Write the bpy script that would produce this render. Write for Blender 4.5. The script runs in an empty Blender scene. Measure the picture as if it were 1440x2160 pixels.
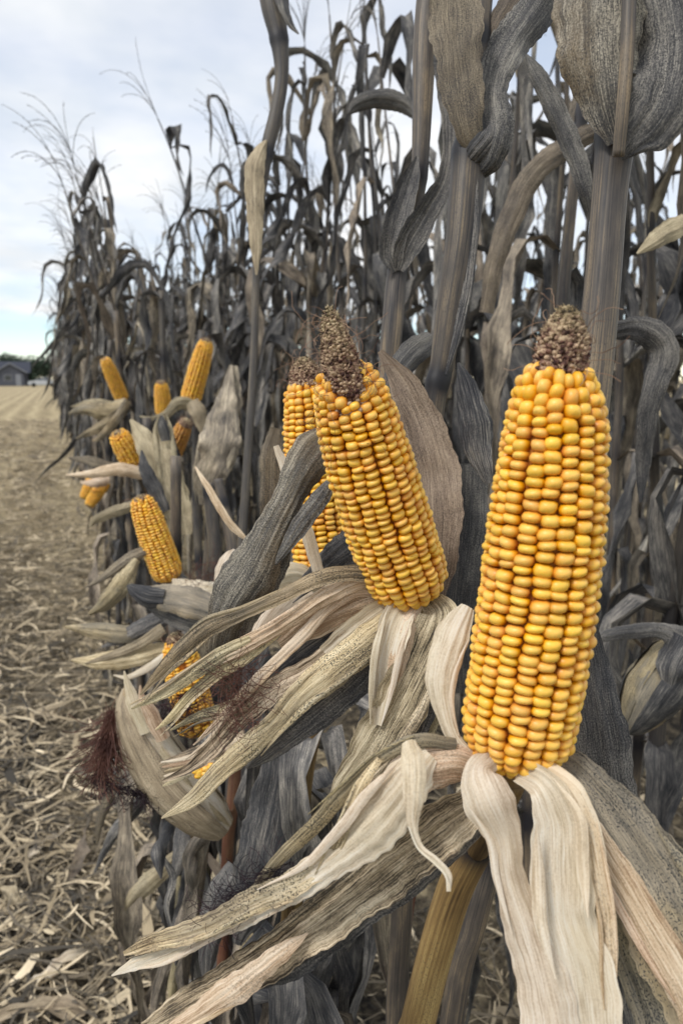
import bpy, math, random
import numpy as np
from mathutils import Vector, Matrix, Quaternion

# ------------------------------------------------------------------ camera, sky, sun, exposure
sc = bpy.context.scene
col = sc.collection
R_ = math.radians
FPX = 1560.0                      # focal length in pixels of the 1440x2160 photograph
YAW, PITCH, CAMH = R_(21.06), R_(10.2), 1.25
FWD = np.array([math.sin(YAW)*math.cos(PITCH), math.cos(YAW)*math.cos(PITCH), -math.sin(PITCH)])
RGT = np.array([math.cos(YAW), -math.sin(YAW), 0.0])
UPV = np.cross(RGT, FWD)
CAM = np.array([0.0, 0.0, CAMH])
cd = bpy.data.cameras.new('camera'); cam = bpy.data.objects.new('camera', cd); col.objects.link(cam)
M = Matrix(((RGT[0], UPV[0], -FWD[0], 0), (RGT[1], UPV[1], -FWD[1], 0), (RGT[2], UPV[2], -FWD[2], CAMH), (0, 0, 0, 1)))
cam.matrix_world = M
cd.sensor_fit = 'VERTICAL'; cd.sensor_height = 36.0; cd.lens = 36.0*FPX/2160
cd.clip_start = 0.01; cd.clip_end = 3000
cd.dof.use_dof = True; cd.dof.focus_distance = 0.445; cd.dof.aperture_fstop = 12.0
sc.camera = cam

SUN_EL, SUN_AZ = 52.0, 245.0      # high behind the photographer's left shoulder, veiled by cloud
w = bpy.data.worlds.new('World'); sc.world = w; w.use_nodes = True
nt = w.node_tree; nt.nodes.clear()
def wn(t): return nt.nodes.new(t)
out = wn('ShaderNodeOutputWorld'); sky = wn('ShaderNodeTexSky'); sky.sky_type = 'NISHITA'; sky.sun_disc = False
sky.sun_elevation = R_(SUN_EL); sky.sun_rotation = R_(SUN_AZ); sky.air_density = 1.0; sky.dust_density = 0.0; sky.ozone_density = 4.0
b1 = wn('ShaderNodeBackground'); b1.inputs['Strength'].default_value = 0.10
nt.links.new(sky.outputs[0], b1.inputs['Color'])
b2 = wn('ShaderNodeBackground'); b2.inputs['Strength'].default_value = 0.64
tc = wn('ShaderNodeTexCoord'); sep = wn('ShaderNodeSeparateXYZ'); nt.links.new(tc.outputs['Generated'], sep.inputs[0])
def wmath(op, a, b=None):
    n = wn('ShaderNodeMath'); n.operation = op
    for i, x in enumerate((a, b)):
        if x is None: continue
        if isinstance(x, (int, float)): n.inputs[i].default_value = x
        else: nt.links.new(x, n.inputs[i])
    return n.outputs[0]
den = wmath('ADD', wmath('MAXIMUM', sep.outputs[2], 0.0), 0.16)
cmb = wn('ShaderNodeCombineXYZ')
nt.links.new(wmath('DIVIDE', sep.outputs[0], den), cmb.inputs[0]); nt.links.new(wmath('DIVIDE', sep.outputs[1], den), cmb.inputs[1])
n1 = wn('ShaderNodeTexNoise'); n1.inputs['Scale'].default_value = 1.15; n1.inputs['Detail'].default_value = 5; n1.inputs['Roughness'].default_value = 0.5
nt.links.new(cmb.outputs[0], n1.inputs['Vector'])
cr = wn('ShaderNodeValToRGB'); cr.color_ramp.elements[0].position = 0.36; cr.color_ramp.elements[1].position = 0.60
cr.color_ramp.elements[0].color = (0.55,)*3+(1,); cr.color_ramp.elements[1].color = (1, 1, 1, 1)
nt.links.new(n1.outputs[0], cr.inputs[0])
n2 = wn('ShaderNodeTexNoise'); n2.inputs['Scale'].default_value = 2.6; n2.inputs['Detail'].default_value = 4
nt.links.new(cmb.outputs[0], n2.inputs['Vector'])
cr2 = wn('ShaderNodeValToRGB'); cr2.color_ramp.elements[0].position = 0.34; cr2.color_ramp.elements[1].position = 0.62
cr2.color_ramp.elements[0].color = (0.80, 0.835, 0.87, 1); cr2.color_ramp.elements[1].color = (1.0, 1.0, 1.0, 1)
nt.links.new(n2.outputs[0], cr2.inputs[0]); nt.links.new(cr2.outputs[0], b2.inputs['Color'])
# the cloud sheet ends a few degrees above the horizon: clear sky below its edge
edge = wn('ShaderNodeMapRange'); edge.inputs['From Min'].default_value = 0.058; edge.inputs['From Max'].default_value = 0.085
nt.links.new(wmath('ADD', sep.outputs[2], wmath('MULTIPLY', wmath('SUBTRACT', n2.outputs[0], 0.5), 0.03)), edge.inputs['Value'])
mx = wn('ShaderNodeMixShader'); nt.links.new(wmath('MULTIPLY', cr.outputs[0], edge.outputs[0]), mx.inputs[0])
nt.links.new(b1.outputs[0], mx.inputs[1]); nt.links.new(b2.outputs[0], mx.inputs[2]); nt.links.new(mx.outputs[0], out.inputs[0])

sd = bpy.data.lights.new('sun', 'SUN'); sd.energy = 1.5; sd.angle = R_(12); sd.color = (1.0, 0.96, 0.9)
sun = bpy.data.objects.new('sun', sd); col.objects.link(sun)
az = R_(SUN_AZ); el = R_(SUN_EL)
sdir = Vector((math.sin(az)*math.cos(el), math.cos(az)*math.cos(el), math.sin(el)))
sun.rotation_euler = sdir.to_track_quat('Z', 'Y').to_euler()
sc.render.engine = 'CYCLES'
vs = sc.view_settings; vs.view_transform = 'Standard'; vs.look = 'None'; vs.exposure = 0.78; vs.gamma = 1.0; vs.use_curve_mapping = False

rng = random.Random(7)
# ------------------------------------------------------------------ helpers
def P(px, py, d):
    """point seen at photo pixel (px, py), d metres in front of the camera"""
    return CAM + d*(FWD + RGT*((px-720)/FPX) + UPV*((1080-py)/FPX))
def proj(p):
    q = np.asarray(p)-CAM; z = q@FWD
    return 720+FPX*(q@RGT)/z, 1080-FPX*(q@UPV)/z, z
def unit(v): return v/(np.linalg.norm(v)+1e-12)

class Geo:
    def __init__(s): s.v = []; s.f = []; s.uv = []; s.at = []; s.n = 0
    def add(s, v, f, uv=None, at=None):
        v = np.asarray(v, float); k = len(v)
        s.v.append(v); s.f.extend([tuple(i+s.n for i in q) for q in f])
        s.uv.append(np.asarray(uv, float) if uv is not None else np.zeros((k, 2)))
        s.at.append(np.asarray(at, float) if at is not None else np.zeros(k))
        s.n += k
        return s
def to_mesh(name, g, mats, smooth=True, off=(0, 0, 0)):
    v = np.concatenate(g.v)-np.asarray(off); uv = np.concatenate(g.uv); at = np.concatenate(g.at)
    me = bpy.data.meshes.new(name)
    me.from_pydata(v.tolist(), [], g.f)
    li = np.empty(len(me.loops), dtype=np.int32); me.loops.foreach_get('vertex_index', li)
    l = me.uv_layers.new(name='UVMap'); l.data.foreach_set('uv', uv[li].astype(np.float32).ravel())
    a = me.attributes.new('part', 'FLOAT', 'POINT'); a.data.foreach_set('value', at.astype(np.float32))
    for m in (mats if isinstance(mats, (list, tuple)) else [mats]): me.materials.append(m)
    if smooth: me.polygons.foreach_set('use_smooth', [True]*len(me.polygons))
    me.update()
    return me
def link(name, me, parent=None):
    o = bpy.data.objects.new(name, me); col.objects.link(o)
    if parent is not None: o.parent = parent
    return o
def tag(o, label=None, cat=None, group=None, kind=None):
    if label: o['label'] = label
    if cat: o['category'] = cat
    if group: o['group'] = group
    if kind: o['kind'] = kind
    return o
def thing(name, loc, label, cat, group=None):
    o = bpy.data.objects.new(name, None); col.objects.link(o); o.location = loc; o.empty_display_size = 0.05
    return tag(o, label, cat, group)
def base_of(o):
    p = np.zeros(3)
    while o is not None: p += np.array(o.location); o = o.parent
    return p
def part(name, g, mats, parent, smooth=True, label=None, kind=None):
    o = link(name, to_mesh(name, g, mats, smooth, base_of(parent)), parent)
    return tag(o, label, None, None, kind)

def spline(c, n):
    """Catmull-Rom through rows of c, n samples"""
    c = np.asarray(c, float); k = len(c)
    e = np.vstack([2*c[0]-c[1], c, 2*c[-1]-c[-2]])
    t = np.linspace(0, k-1, n); i = np.minimum(t.astype(int), k-2); u = (t-i)[:, None]
    p0, p1, p2, p3 = e[i], e[i+1], e[i+2], e[i+3]
    return 0.5*((2*p1)+(-p0+p2)*u+(2*p0-5*p1+4*p2-p3)*u**2+(-p0+3*p1-3*p2+p3)*u**3)
def grid_faces(n, m):
    return [(i*(m+1)+j, i*(m+1)+j+1, (i+1)*(m+1)+j+1, (i+1)*(m+1)+j) for i in range(n-1) for j in range(m)]

def ribbon(pts, curl=0.25, ruf=0.06, pleat=0.00045, m=16, per=11, seed=None, taper=True, ragged=0.05):
    """a leaf blade or husk through (px, py, depth, width_px[, roll degrees]) stations"""
    r = random.Random(seed if seed is not None else rng.random())
    a = np.array([[*P(p[0], p[1], p[2]), p[3]*p[2]/FPX, R_(p[4]) if len(p) > 4 else 0.0] for p in pts])
    n = max(10, per*(len(pts)-1)+1)
    s = spline(a, n); c = s[:, :3]; W = np.maximum(s[:, 3], 0.0006); roll = s[:, 4]
    T = np.gradient(c, axis=0); T /= np.linalg.norm(T, axis=1)[:, None]+1e-12
    V = c-CAM; V /= np.linalg.norm(V, axis=1)[:, None]
    S = np.cross(T, V); S /= np.linalg.norm(S, axis=1)[:, None]+1e-9
    N = np.cross(S, T)
    for i in range(1, n):                       # no sudden flips
        if S[i]@S[i-1] < 0: S[i] = -S[i]; N[i] = -N[i]
    cr_, sr_ = np.cos(roll)[:, None], np.sin(roll)[:, None]
    S, N = S*cr_+N*sr_, N*cr_-S*sr_
    arc = np.concatenate([[0], np.cumsum(np.linalg.norm(np.diff(c, axis=0), axis=1))])
    u = np.linspace(-1, 1, m+1)
    ph = [r.uniform(0, 6.28) for _ in range(8)]
    fr = [r.uniform(45, 90), r.uniform(110, 190), r.uniform(250, 420)]
    el_ = 1+ragged*(np.sin(arc*fr[1]+ph[0])+0.6*np.sin(arc*fr[2]*1.7+ph[1]))
    er_ = 1+ragged*(np.sin(arc*fr[1]*1.2+ph[2])+0.6*np.sin(arc*fr[2]*1.9+ph[3]))
    verts = np.zeros((n, m+1, 3)); uv = np.zeros((n, m+1, 2))
    kp = r.choice([3, 4, 5])
    kk = [(unit(np.array([r.gauss(0, 1) for _ in range(3)]))*r.uniform(90, 420), r.uniform(0, 6.28)) for _ in range(7)]
    cre = [(r.uniform(-0.7, 0.7), r.choice([-1, 1])*r.uniform(0.04, 0.11), r.uniform(4, 14), r.uniform(0, 6)) for _ in range(3)]
    pw = 1.2*np.sin(arc*r.uniform(8, 20)+ph[1])
    for j, uj in enumerate(u):
        e = (er_ if uj > 0 else el_)
        x = uj*W/2*e
        z = -curl*W*0.5*(1-uj*uj)
        amp = ruf*W*abs(uj)**1.5
        z = z+amp*(np.sin(arc*fr[0]+ph[4]+(1.7 if uj > 0 else 0))+0.5*np.sin(arc*fr[1]+ph[5]+uj))
        z = z+np.minimum(pleat, W*0.03)*(np.cos(uj*math.pi*kp+ph[6]+pw)+0.8*np.cos(uj*math.pi*(2*kp+3)+ph[7]-pw*1.5))*(0.5+0.5*np.sin(arc*40+ph[2])**2)
        b0 = c+S*x[:, None]
        z = z+np.minimum(W, 0.03)*0.010*sum(np.sin(b0@q+f_)*(200/np.linalg.norm(q)) for q, f_ in kk)
        for u0, k_, w0, p_ in cre: z = z+k_*W*np.abs(uj-u0-0.12*np.sin(arc*w0+p_))*(0.6+0.4*np.sin(arc*w0*1.7+p_))
        verts[:, j] = b0+N*z[:, None]
        uv[:, j, 0] = uj*W.mean()*0.5*(0.35+0.65*W/W.max()); uv[:, j, 1] = arc
    at = np.repeat(np.linspace(0, 1, n), m+1)
    return Geo().add(verts.reshape(-1, 3), grid_faces(n, m), uv.reshape(-1, 2), at)

def tube_world(c, rad, k=12, oval=1.0, node=None, cap=True, groove=0.0):
    c = np.asarray(c, float); n = len(c); rad = np.asarray(rad, float)*np.ones(n)
    T = np.gradient(c, axis=0); T /= np.linalg.norm(T, axis=1)[:, None]+1e-12
    ref = np.array([0.3, 1, 0.1]) if abs(T[0][1]) < 0.8 else np.array([1, 0.2, 0.1])
    S = np.cross(T, ref); S /= np.linalg.norm(S, axis=1)[:, None]; N = np.cross(S, T)
    arc = np.concatenate([[0], np.cumsum(np.linalg.norm(np.diff(c, axis=0), axis=1))])
    th = np.linspace(0, 2*np.pi, k+1)
    rr = 1+groove*np.cos(th*1.0)**8*-1
    v = c[:, None]+(S[:, None]*(np.cos(th)*rr)[None, :, None]+N[:, None]*(np.sin(th)*rr*oval)[None, :, None])*rad[:, None, None]
    uv = np.stack(np.broadcast_arrays((th*rad.mean())[None, :], arc[:, None]), -1)
    at = np.repeat(node if node is not None else np.zeros(n), k+1)
    f = grid_faces(n, k)
    g = Geo().add(v.reshape(-1, 3), f, uv.reshape(-1, 2), at)
    if cap:
        g.f.append(tuple(range(k))[::-1]); g.f.append(tuple((n-1)*(k+1)+i for i in range(k)))
    return g
def stalk(pts, nodes=(), per=10, k=16, ground=True):
    a = [[*P(p[0], p[1], p[2]), p[3]*p[2]/FPX/2] for p in pts]
    if ground:
        l = a[-1]; t = unit(np.array(a[-1][:3])-np.array(a[-2][:3])); t[2] = min(t[2], -0.5)
        h = l[2]
        a.append([l[0]+t[0]*h*0.25, l[1]+t[1]*h*0.25, h*0.5, l[3]*1.05]); a.append([l[0]+t[0]*h*0.3, l[1]+t[1]*h*0.3, -0.02, l[3]*1.1])
    a = np.array(a); s = spline(a, per*(len(a)-1)+1); c, r = s[:, :3], s[:, 3].copy()
    nd = np.zeros(len(c))
    for q in nodes:
        p = P(*q); d = np.linalg.norm(c-p, axis=1)
        nd = np.maximum(nd, np.exp(-(d/0.012)**2)); r *= 1+0.10*np.exp(-(d/0.006)**2)
    return tube_world(c, r, k, 0.86, nd, groove=0.06)

# ------------------------------------------------------------------ materials
def newmat(name):
    m = bpy.data.materials.new(name); m.use_nodes = True; n = m.node_tree; n.nodes.clear(); return m, n
class NB:
    def __init__(s, nt): s.nt = nt
    def n(s, t, **k):
        x = s.nt.nodes.new(t)
        for a, b in k.items(): setattr(x, a, b)
        return x
    def set(s, sock, v):
        if hasattr(v, 'is_output') or isinstance(v, bpy.types.NodeSocket): s.nt.links.new(v, sock)
        else: sock.default_value = v
    def math(s, op, a, b=0.0, clamp=False):
        x = s.n('ShaderNodeMath', operation=op); x.use_clamp = clamp; s.set(x.inputs[0], a); s.set(x.inputs[1], b); return x.outputs[0]
    def vmath(s, op, a, b):
        x = s.n('ShaderNodeVectorMath', operation=op); s.set(x.inputs[0], a); s.set(x.inputs[1], b); return x.outputs[0]
    def noise(s, vec, scale, detail=3, rough=0.5):
        x = s.n('ShaderNodeTexNoise'); s.set(x.inputs['Vector'], vec); x.inputs['Scale'].default_value = scale
        x.inputs['Detail'].default_value = detail; x.inputs['Roughness'].default_value = rough; return x.outputs[0]
    def ramp(s, f, els):
        x = s.n('ShaderNodeValToRGB'); s.set(x.inputs[0], f); e = x.color_ramp.elements
        while len(e) < len(els): e.new(0.5)
        for i, (p, c) in enumerate(els): e[i].position = p; e[i].color = (c if isinstance(c, tuple) else (c, c, c))+(1,)
        return x.outputs[0]
    def mix(s, f, a, b, mode='MIX'):
        x = s.n('ShaderNodeMix', data_type='RGBA', blend_type=mode); s.set(x.inputs[0], f)
        for i, v in ((6, a), (7, b)): s.set(x.inputs[i], v if not isinstance(v, tuple) else v+(1,))
        return x.outputs[2]
    def rand(s):
        o = s.n('ShaderNodeObjectInfo').outputs['Random']; g = s.n('ShaderNodeNewGeometry').outputs['Random Per Island']
        return s.math('FRACT', s.math('ADD', o, g))
    def attr(s, name='part'): return s.n('ShaderNodeAttribute', attribute_name=name).outputs['Fac']
    def hsv(s, c, h=0.5, sat=1.0, val=1.0):
        x = s.n('ShaderNodeHueSaturation'); s.set(x.inputs['Color'], c); s.set(x.inputs['Hue'], h); s.set(x.inputs['Saturation'], sat); s.set(x.inputs['Value'], val); return x.outputs[0]
    def bump(s, h, strength, dist=0.001):
        x = s.n('ShaderNodeBump'); s.set(x.inputs['Height'], h); x.inputs['Strength'].default_value = strength; x.inputs['Distance'].default_value = dist; return x.outputs[0]
    def finish(s, colr, rough=0.6, spec=0.3, normal=None, trans=0.0, sss=0.0, sheen=0.0):
        p = s.n('ShaderNodeBsdfPrincipled'); s.set(p.inputs['Base Color'], colr if not isinstance(colr, tuple) else colr+(1,))
        s.set(p.inputs['Roughness'], rough); p.inputs['Specular IOR Level'].default_value = spec
        if normal is not None: s.nt.links.new(normal, p.inputs['Normal'])
        if sss:
            p.inputs['Subsurface Weight'].default_value = sss; p.inputs['Subsurface Radius'].default_value = (1.0, 0.5, 0.12); p.inputs['Subsurface Scale'].default_value = 0.0025
        o = s.n('ShaderNodeOutputMaterial'); sh = p.outputs[0]
        if trans:
            t = s.n('ShaderNodeBsdfTranslucent'); s.set(t.inputs[0], colr); x = s.n('ShaderNodeMixShader'); x.inputs[0].default_value = trans
            s.nt.links.new(sh, x.inputs[1]); s.nt.links.new(t.outputs[0], x.inputs[2]); sh = x.outputs[0]
        s.nt.links.new(sh, o.inputs[0])

def leaf_mat(name, dark, mid, light, spot=0.3, spotcol=(0.03, 0.03, 0.032), stain=None, stain_amt=0.5, vein=0.0022, bumpk=0.5, trans=0.12, var=0.25, rough=0.62, contrast=1.0, tipdark=0.0, gk=0.15):
    m, n = newmat(name); b = NB(n)
    rd = b.rand()
    uv = b.n('ShaderNodeUVMap').outputs[0]
    cb = b.n('ShaderNodeCombineXYZ'); b.set(cb.inputs[0], b.math('MULTIPLY', rd, 3.7)); b.set(cb.inputs[1], b.math('MULTIPLY', rd, 11.3)); b.set(cb.inputs[2], b.math('MULTIPLY', rd, 5.0))
    vec = b.vmath('ADD', uv, cb.outputs[0])
    wide = b.noise(b.vmath('MULTIPLY', vec, (260.0, 7.0, 1.0)), 1.0, 3, 0.6)
    streak = b.math('ADD', b.math('MULTIPLY', wide, 0.3), b.math('MULTIPLY', b.noise(b.vmath('MULTIPLY', vec, (1500.0, 10.0, 1.0)), 1.0, 4, 0.75), 0.7))
    fine = b.noise(b.vmath('MULTIPLY', vec, (2200.0, 70.0, 1.0)), 1.0, 3, 0.6)
    blotch = b.noise(b.vmath('MULTIPLY', vec, (45.0, 16.0, 1.0)), 1.0, 5, 0.62)
    f = b.math('ADD', b.math('MULTIPLY', streak, 0.58), b.math('MULTIPLY', blotch, 0.42))
    grain = b.noise(b.vmath('MULTIPLY', vec, (1700.0, 1100.0, 1.0)), 1.0, 2, 0.6)
    f = b.math('ADD', f, b.math('ADD', b.math('MULTIPLY', b.math('SUBTRACT', fine, 0.5), 0.4), b.math('MULTIPLY', b.math('SUBTRACT', grain, 0.5), gk)))
    f = b.math('ADD', b.math('MULTIPLY', b.math('SUBTRACT', f, 0.5), contrast*2.0), 0.5)
    c = b.ramp(f, [(0.22, dark), (0.5, mid), (0.80, light)])
    if stain:
        st = b.noise(b.vmath('MULTIPLY', vec, (30.0, 9.0, 1.0)), 1.0, 5, 0.65)
        c = b.mix(b.math('MULTIPLY', b.ramp(st, [(0.45, 0.0), (0.62, 1.0)]), stain_amt), c, stain)
    if spot:
        gate = b.noise(b.vmath('MULTIPLY', vec, (55.0, 22.0, 1.0)), 1.0, 3, 0.6)
        sp = b.noise(b.vmath('MULTIPLY', vec, (1900.0, 900.0, 1.0)), 1.0, 2, 0.55)
        k = b.math('SUBTRACT', sp, b.math('SUBTRACT', 0.90, b.math('MULTIPLY', gate, 0.62)))
        k = b.math('MULTIPLY', k, 16.0, True)
        c = b.mix(b.math('MULTIPLY', k, spot), c, spotcol)
    if tipdark:
        c = b.mix(b.math('MULTIPLY', b.math('POWER', b.attr(), 2.0), tipdark), c, mid)
    c = b.hsv(c, b.math('ADD', 0.5, b.math('MULTIPLY', b.math('SUBTRACT', rd, 0.5), 0.02)), 1.0, b.math('ADD', 1.0-var*0.5, b.math('MULTIPLY', b.math('FRACT', b.math('MULTIPLY', rd, 7.31)), var)))
    su = b.n('ShaderNodeSeparateXYZ'); n.links.new(vec, su.inputs[0])
    wv = b.math('SINE', b.math('MULTIPLY', su.outputs[0], 6.283/vein))
    h = b.math('ADD', b.math('MULTIPLY', wv, 0.10), b.math('ADD', b.math('MULTIPLY', streak, 1.3), b.math('MULTIPLY', fine, 0.9)))
    b.finish(c, rough, 0.28, b.bump(h, bumpk, 0.0007), trans)
    return m

MT = {}
MT['grey'] = leaf_mat('dry_leaf_grey', (0.020, 0.022, 0.028), (0.105, 0.10, 0.097), (0.33, 0.305, 0.265), 0.8, var=0.45, contrast=0.85, gk=0.42)
MT['bgrey'] = leaf_mat('dry_leaf_weathered', (0.018, 0.019, 0.024), (0.142, 0.136, 0.130), (0.56, 0.51, 0.43), 0.75, var=0.8, trans=0.05, contrast=1.1)  # weathered grey; its bluish dark stop carries a painted shadow tint
MT['bbrown'] = leaf_mat('dry_leaf_weathered_brown', (0.028, 0.026, 0.026), (0.20, 0.168, 0.13), (0.58, 0.49, 0.36), 0.6, var=0.7, trans=0.06, contrast=1.1)
MT['brown'] = leaf_mat('dry_leaf_brown', (0.034, 0.029, 0.026), (0.145, 0.118, 0.088), (0.36, 0.295, 0.205), 0.7, var=0.5, contrast=0.85, gk=0.38)
MT['dark'] = leaf_mat('dry_leaf_dark', (0.012, 0.014, 0.019), (0.068, 0.067, 0.070), (0.32, 0.295, 0.26), 0.7, var=0.5)  # darkest leaf, with a bluish shadow tint mixed into its colour
MT['rust'] = leaf_mat('dry_leaf_rusty', (0.026, 0.027, 0.031), (0.135, 0.122, 0.102), (0.44, 0.395, 0.315), 0.8, stain=(0.16, 0.105, 0.045), stain_amt=0.55, var=0.1, contrast=0.9, gk=0.45)
MT['tan'] = leaf_mat('dry_leaf_tan', (0.13, 0.105, 0.07), (0.38, 0.31, 0.205), (0.62, 0.53, 0.37), 0.6, var=0.35)
MT['cream'] = leaf_mat('husk_cream', (0.48, 0.375, 0.26), (0.77, 0.665, 0.52), (0.88, 0.825, 0.72), 0.12, (0.16, 0.12, 0.08), stain=(0.66, 0.56, 0.37), stain_amt=0.35, trans=0.25, var=0.1, bumpk=0.3, rough=0.5, contrast=1.25)
MT['pink'] = leaf_mat('husk_pink_tan', (0.34, 0.22, 0.13), (0.66, 0.50, 0.34), (0.82, 0.69, 0.53), 0.4, (0.10, 0.06, 0.045), trans=0.18, var=0.12, rough=0.5, contrast=1.35)
MT['yellow'] = leaf_mat('husk_yellow_spotted', (0.19, 0.14, 0.085), (0.62, 0.49, 0.29), (0.86, 0.74, 0.51), 0.85, (0.045, 0.045, 0.042), stain=(0.22, 0.20, 0.165), stain_amt=0.5, trans=0.15, var=0.15, contrast=1.35)
MT['olive'] = leaf_mat('husk_olive', (0.115, 0.09, 0.055), (0.36, 0.285, 0.165), (0.60, 0.495, 0.32), 0.8, (0.05, 0.048, 0.042), stain=(0.14, 0.135, 0.12), stain_amt=0.6, trans=0.13, var=0.2, contrast=1.35)
MT['moldy'] = leaf_mat('husk_moldy', (0.085, 0.085, 0.082), (0.27, 0.24, 0.185), (0.50, 0.43, 0.31), 0.9, (0.045, 0.048, 0.052), stain=(0.46, 0.36, 0.18), stain_amt=0.55, trans=0.13, var=0.15)
MT['pinkish'] = leaf_mat('dry_leaf_pinkish_brown', (0.075, 0.055, 0.042), (0.225, 0.17, 0.125), (0.40, 0.32, 0.235), 0.5, (0.05, 0.035, 0.03), var=0.1, contrast=0.9, gk=0.3, bumpk=0.3)
MT['stripe'] = leaf_mat('husk_striped', (0.06, 0.046, 0.032), (0.45, 0.355, 0.235), (0.80, 0.68, 0.50), 0.5, (0.05, 0.05, 0.045), trans=0.13, var=0.12, contrast=1.5)

def stalk_mat(name, dark, mid, light, nodecol=(0.018, 0.017, 0.02)):
    m, n = newmat(name); b = NB(n); rd = b.rand()
    uv = b.n('ShaderNodeUVMap').outputs[0]
    cb = b.n('ShaderNodeCombineXYZ'); b.set(cb.inputs[0], b.math('MULTIPLY', rd, 3.7)); b.set(cb.inputs[1], b.math('MULTIPLY', rd, 9.0))
    vec = b.vmath('ADD', uv, cb.outputs[0])
    st = b.noise(b.vmath('MULTIPLY', vec, (700.0, 5.0, 1.0)), 1.0, 5, 0.7)
    bl = b.noise(b.vmath('MULTIPLY', vec, (60.0, 10.0, 1.0)), 1.0, 5, 0.65)
    f = b.math('ADD', b.math('MULTIPLY', st, 0.45), b.math('MULTIPLY', bl, 0.55))
    c = b.ramp(f, [(0.36, dark), (0.5, mid), (0.61, light)])
    sp = b.noise(b.vmath('MULTIPLY', vec, (2200.0, 500.0, 1.0)), 1.0, 2)
    k = b.math('MULTIPLY', b.math('SUBTRACT', sp, b.math('SUBTRACT', 0.86, b.math('MULTIPLY', bl, 0.5))), 12.0, True)
    c = b.mix(b.math('MULTIPLY', k, 0.7), c, (0.03, 0.03, 0.033))
    nf = b.math('MULTIPLY', b.attr(), b.math('ADD', 0.7, bl), True)
    c = b.mix(nf, c, nodecol)
    c = b.hsv(c, 0.5, 1.0, b.math('ADD', 0.75, b.math('MULTIPLY', rd, 0.5)))
    b.finish(c, 0.5, 0.35, b.bump(b.math('ADD', st, b.math('MULTIPLY', sp, 0.2)), 0.35, 0.0006))
    return m
MT['stalk'] = stalk_mat('stalk_weathered', (0.020, 0.021, 0.026), (0.100, 0.084, 0.070), (0.27, 0.205, 0.13))
MT['stalk_dark'] = stalk_mat('stalk_dark', (0.022, 0.022, 0.026), (0.07, 0.062, 0.055), (0.17, 0.14, 0.10))
MT['stalk_gold'] = stalk_mat('stalk_golden', (0.06, 0.035, 0.018), (0.22, 0.14, 0.055), (0.38, 0.27, 0.11))
MT['stalk_red'] = stalk_mat('stalk_red', (0.05, 0.016, 0.014), (0.17, 0.07, 0.042), (0.28, 0.16, 0.09))

def kernel_mat(name, deep, body, crown, var=0.1):
    m, n = newmat(name); b = NB(n); rd = b.rand()
    geo = b.n('ShaderNodeTexCoord').outputs['Object']
    a = b.attr()
    nz = b.noise(b.vmath('ADD', geo, b.n('ShaderNodeObjectInfo').outputs['Location']), 260.0, 2)
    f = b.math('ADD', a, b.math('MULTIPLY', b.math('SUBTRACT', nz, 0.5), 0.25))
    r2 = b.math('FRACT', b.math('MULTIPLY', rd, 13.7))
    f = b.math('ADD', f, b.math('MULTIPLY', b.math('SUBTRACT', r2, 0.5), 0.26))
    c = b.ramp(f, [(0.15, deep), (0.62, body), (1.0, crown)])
    c = b.hsv(c, b.math('ADD', 0.5, b.math('MULTIPLY', b.math('SUBTRACT', rd, 0.4), 0.010)), b.math('ADD', 0.96, b.math('MULTIPLY', r2, 0.1)), b.math('ADD', 1.0-var, b.math('MULTIPLY', b.math('FRACT', b.math('MULTIPLY', rd, 5.3)), 2*var)))
    rg = b.math('ADD', 0.30, b.math('MULTIPLY', nz, 0.25))
    b.finish(c, rg, 0.5, None, 0.0, 0.12)
    return m
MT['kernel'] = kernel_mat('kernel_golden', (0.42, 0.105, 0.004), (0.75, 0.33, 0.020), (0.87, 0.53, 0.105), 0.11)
MT['kernel_orange'] = kernel_mat('kernel_orange', (0.38, 0.09, 0.004), (0.70, 0.275, 0.014), (0.83, 0.44, 0.065), 0.12)
MT['kernel_dull'] = kernel_mat('kernel_orange_brown', (0.26, 0.07, 0.015), (0.50, 0.20, 0.03), (0.60, 0.33, 0.09), 0.2)

def tip_mat():
    m, n = newmat('cob_tip_chaff'); b = NB(n)
    co = b.n('ShaderNodeTexCoord').outputs['Object']; rd = b.n('ShaderNodeNewGeometry').outputs['Random Per Island']
    nz = b.noise(co, 330.0, 4, 0.65); a = b.attr()
    base = b.ramp(b.math('ADD', nz, b.math('MULTIPLY', b.math('SUBTRACT', rd, 0.5), 0.35)), [(0.3, (0.04, 0.019, 0.019)), (0.46, (0.20, 0.105, 0.078)), (0.62, (0.54, 0.39, 0.26))])
    top = b.ramp(nz, [(0.38, (0.02, 0.018, 0.016)), (0.48, (0.22, 0.165, 0.09)), (0.62, (0.54, 0.44, 0.28))])
    c = b.mix(a, base, top)
    b.finish(c, 0.85, 0.15, b.bump(nz, 0.8, 0.002)); return m
MT['tip'] = tip_mat()
def plain_mat(name, c1, c2, scale=60.0, rough=0.8, spec=0.2, bumpk=0.0, objrand=0.0):
    m, n = newmat(name); b = NB(n)
    nz = b.noise(b.n('ShaderNodeTexCoord').outputs['Object'], scale, 4, 0.6)
    c = b.ramp(nz, [(0.35, c1), (0.65, c2)])
    if objrand: c = b.hsv(c, 0.5, 1.0, b.math('ADD', 1-objrand, b.math('MULTIPLY', b.rand(), 2*objrand)))
    b.finish(c, rough, spec, b.bump(nz, bumpk, 0.003) if bumpk else None); return m
MT['silk'] = plain_mat('silk_red_brown', (0.055, 0.022, 0.018), (0.16, 0.075, 0.055), 40, 0.6)
MT['silk_dark'] = plain_mat('silk_dark_purple', (0.012, 0.009, 0.014), (0.055, 0.03, 0.035), 40, 0.6)
MT['silk_pale'] = plain_mat('silk_pale_brown', (0.14, 0.075, 0.055), (0.36, 0.24, 0.16), 40, 0.6)
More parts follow.
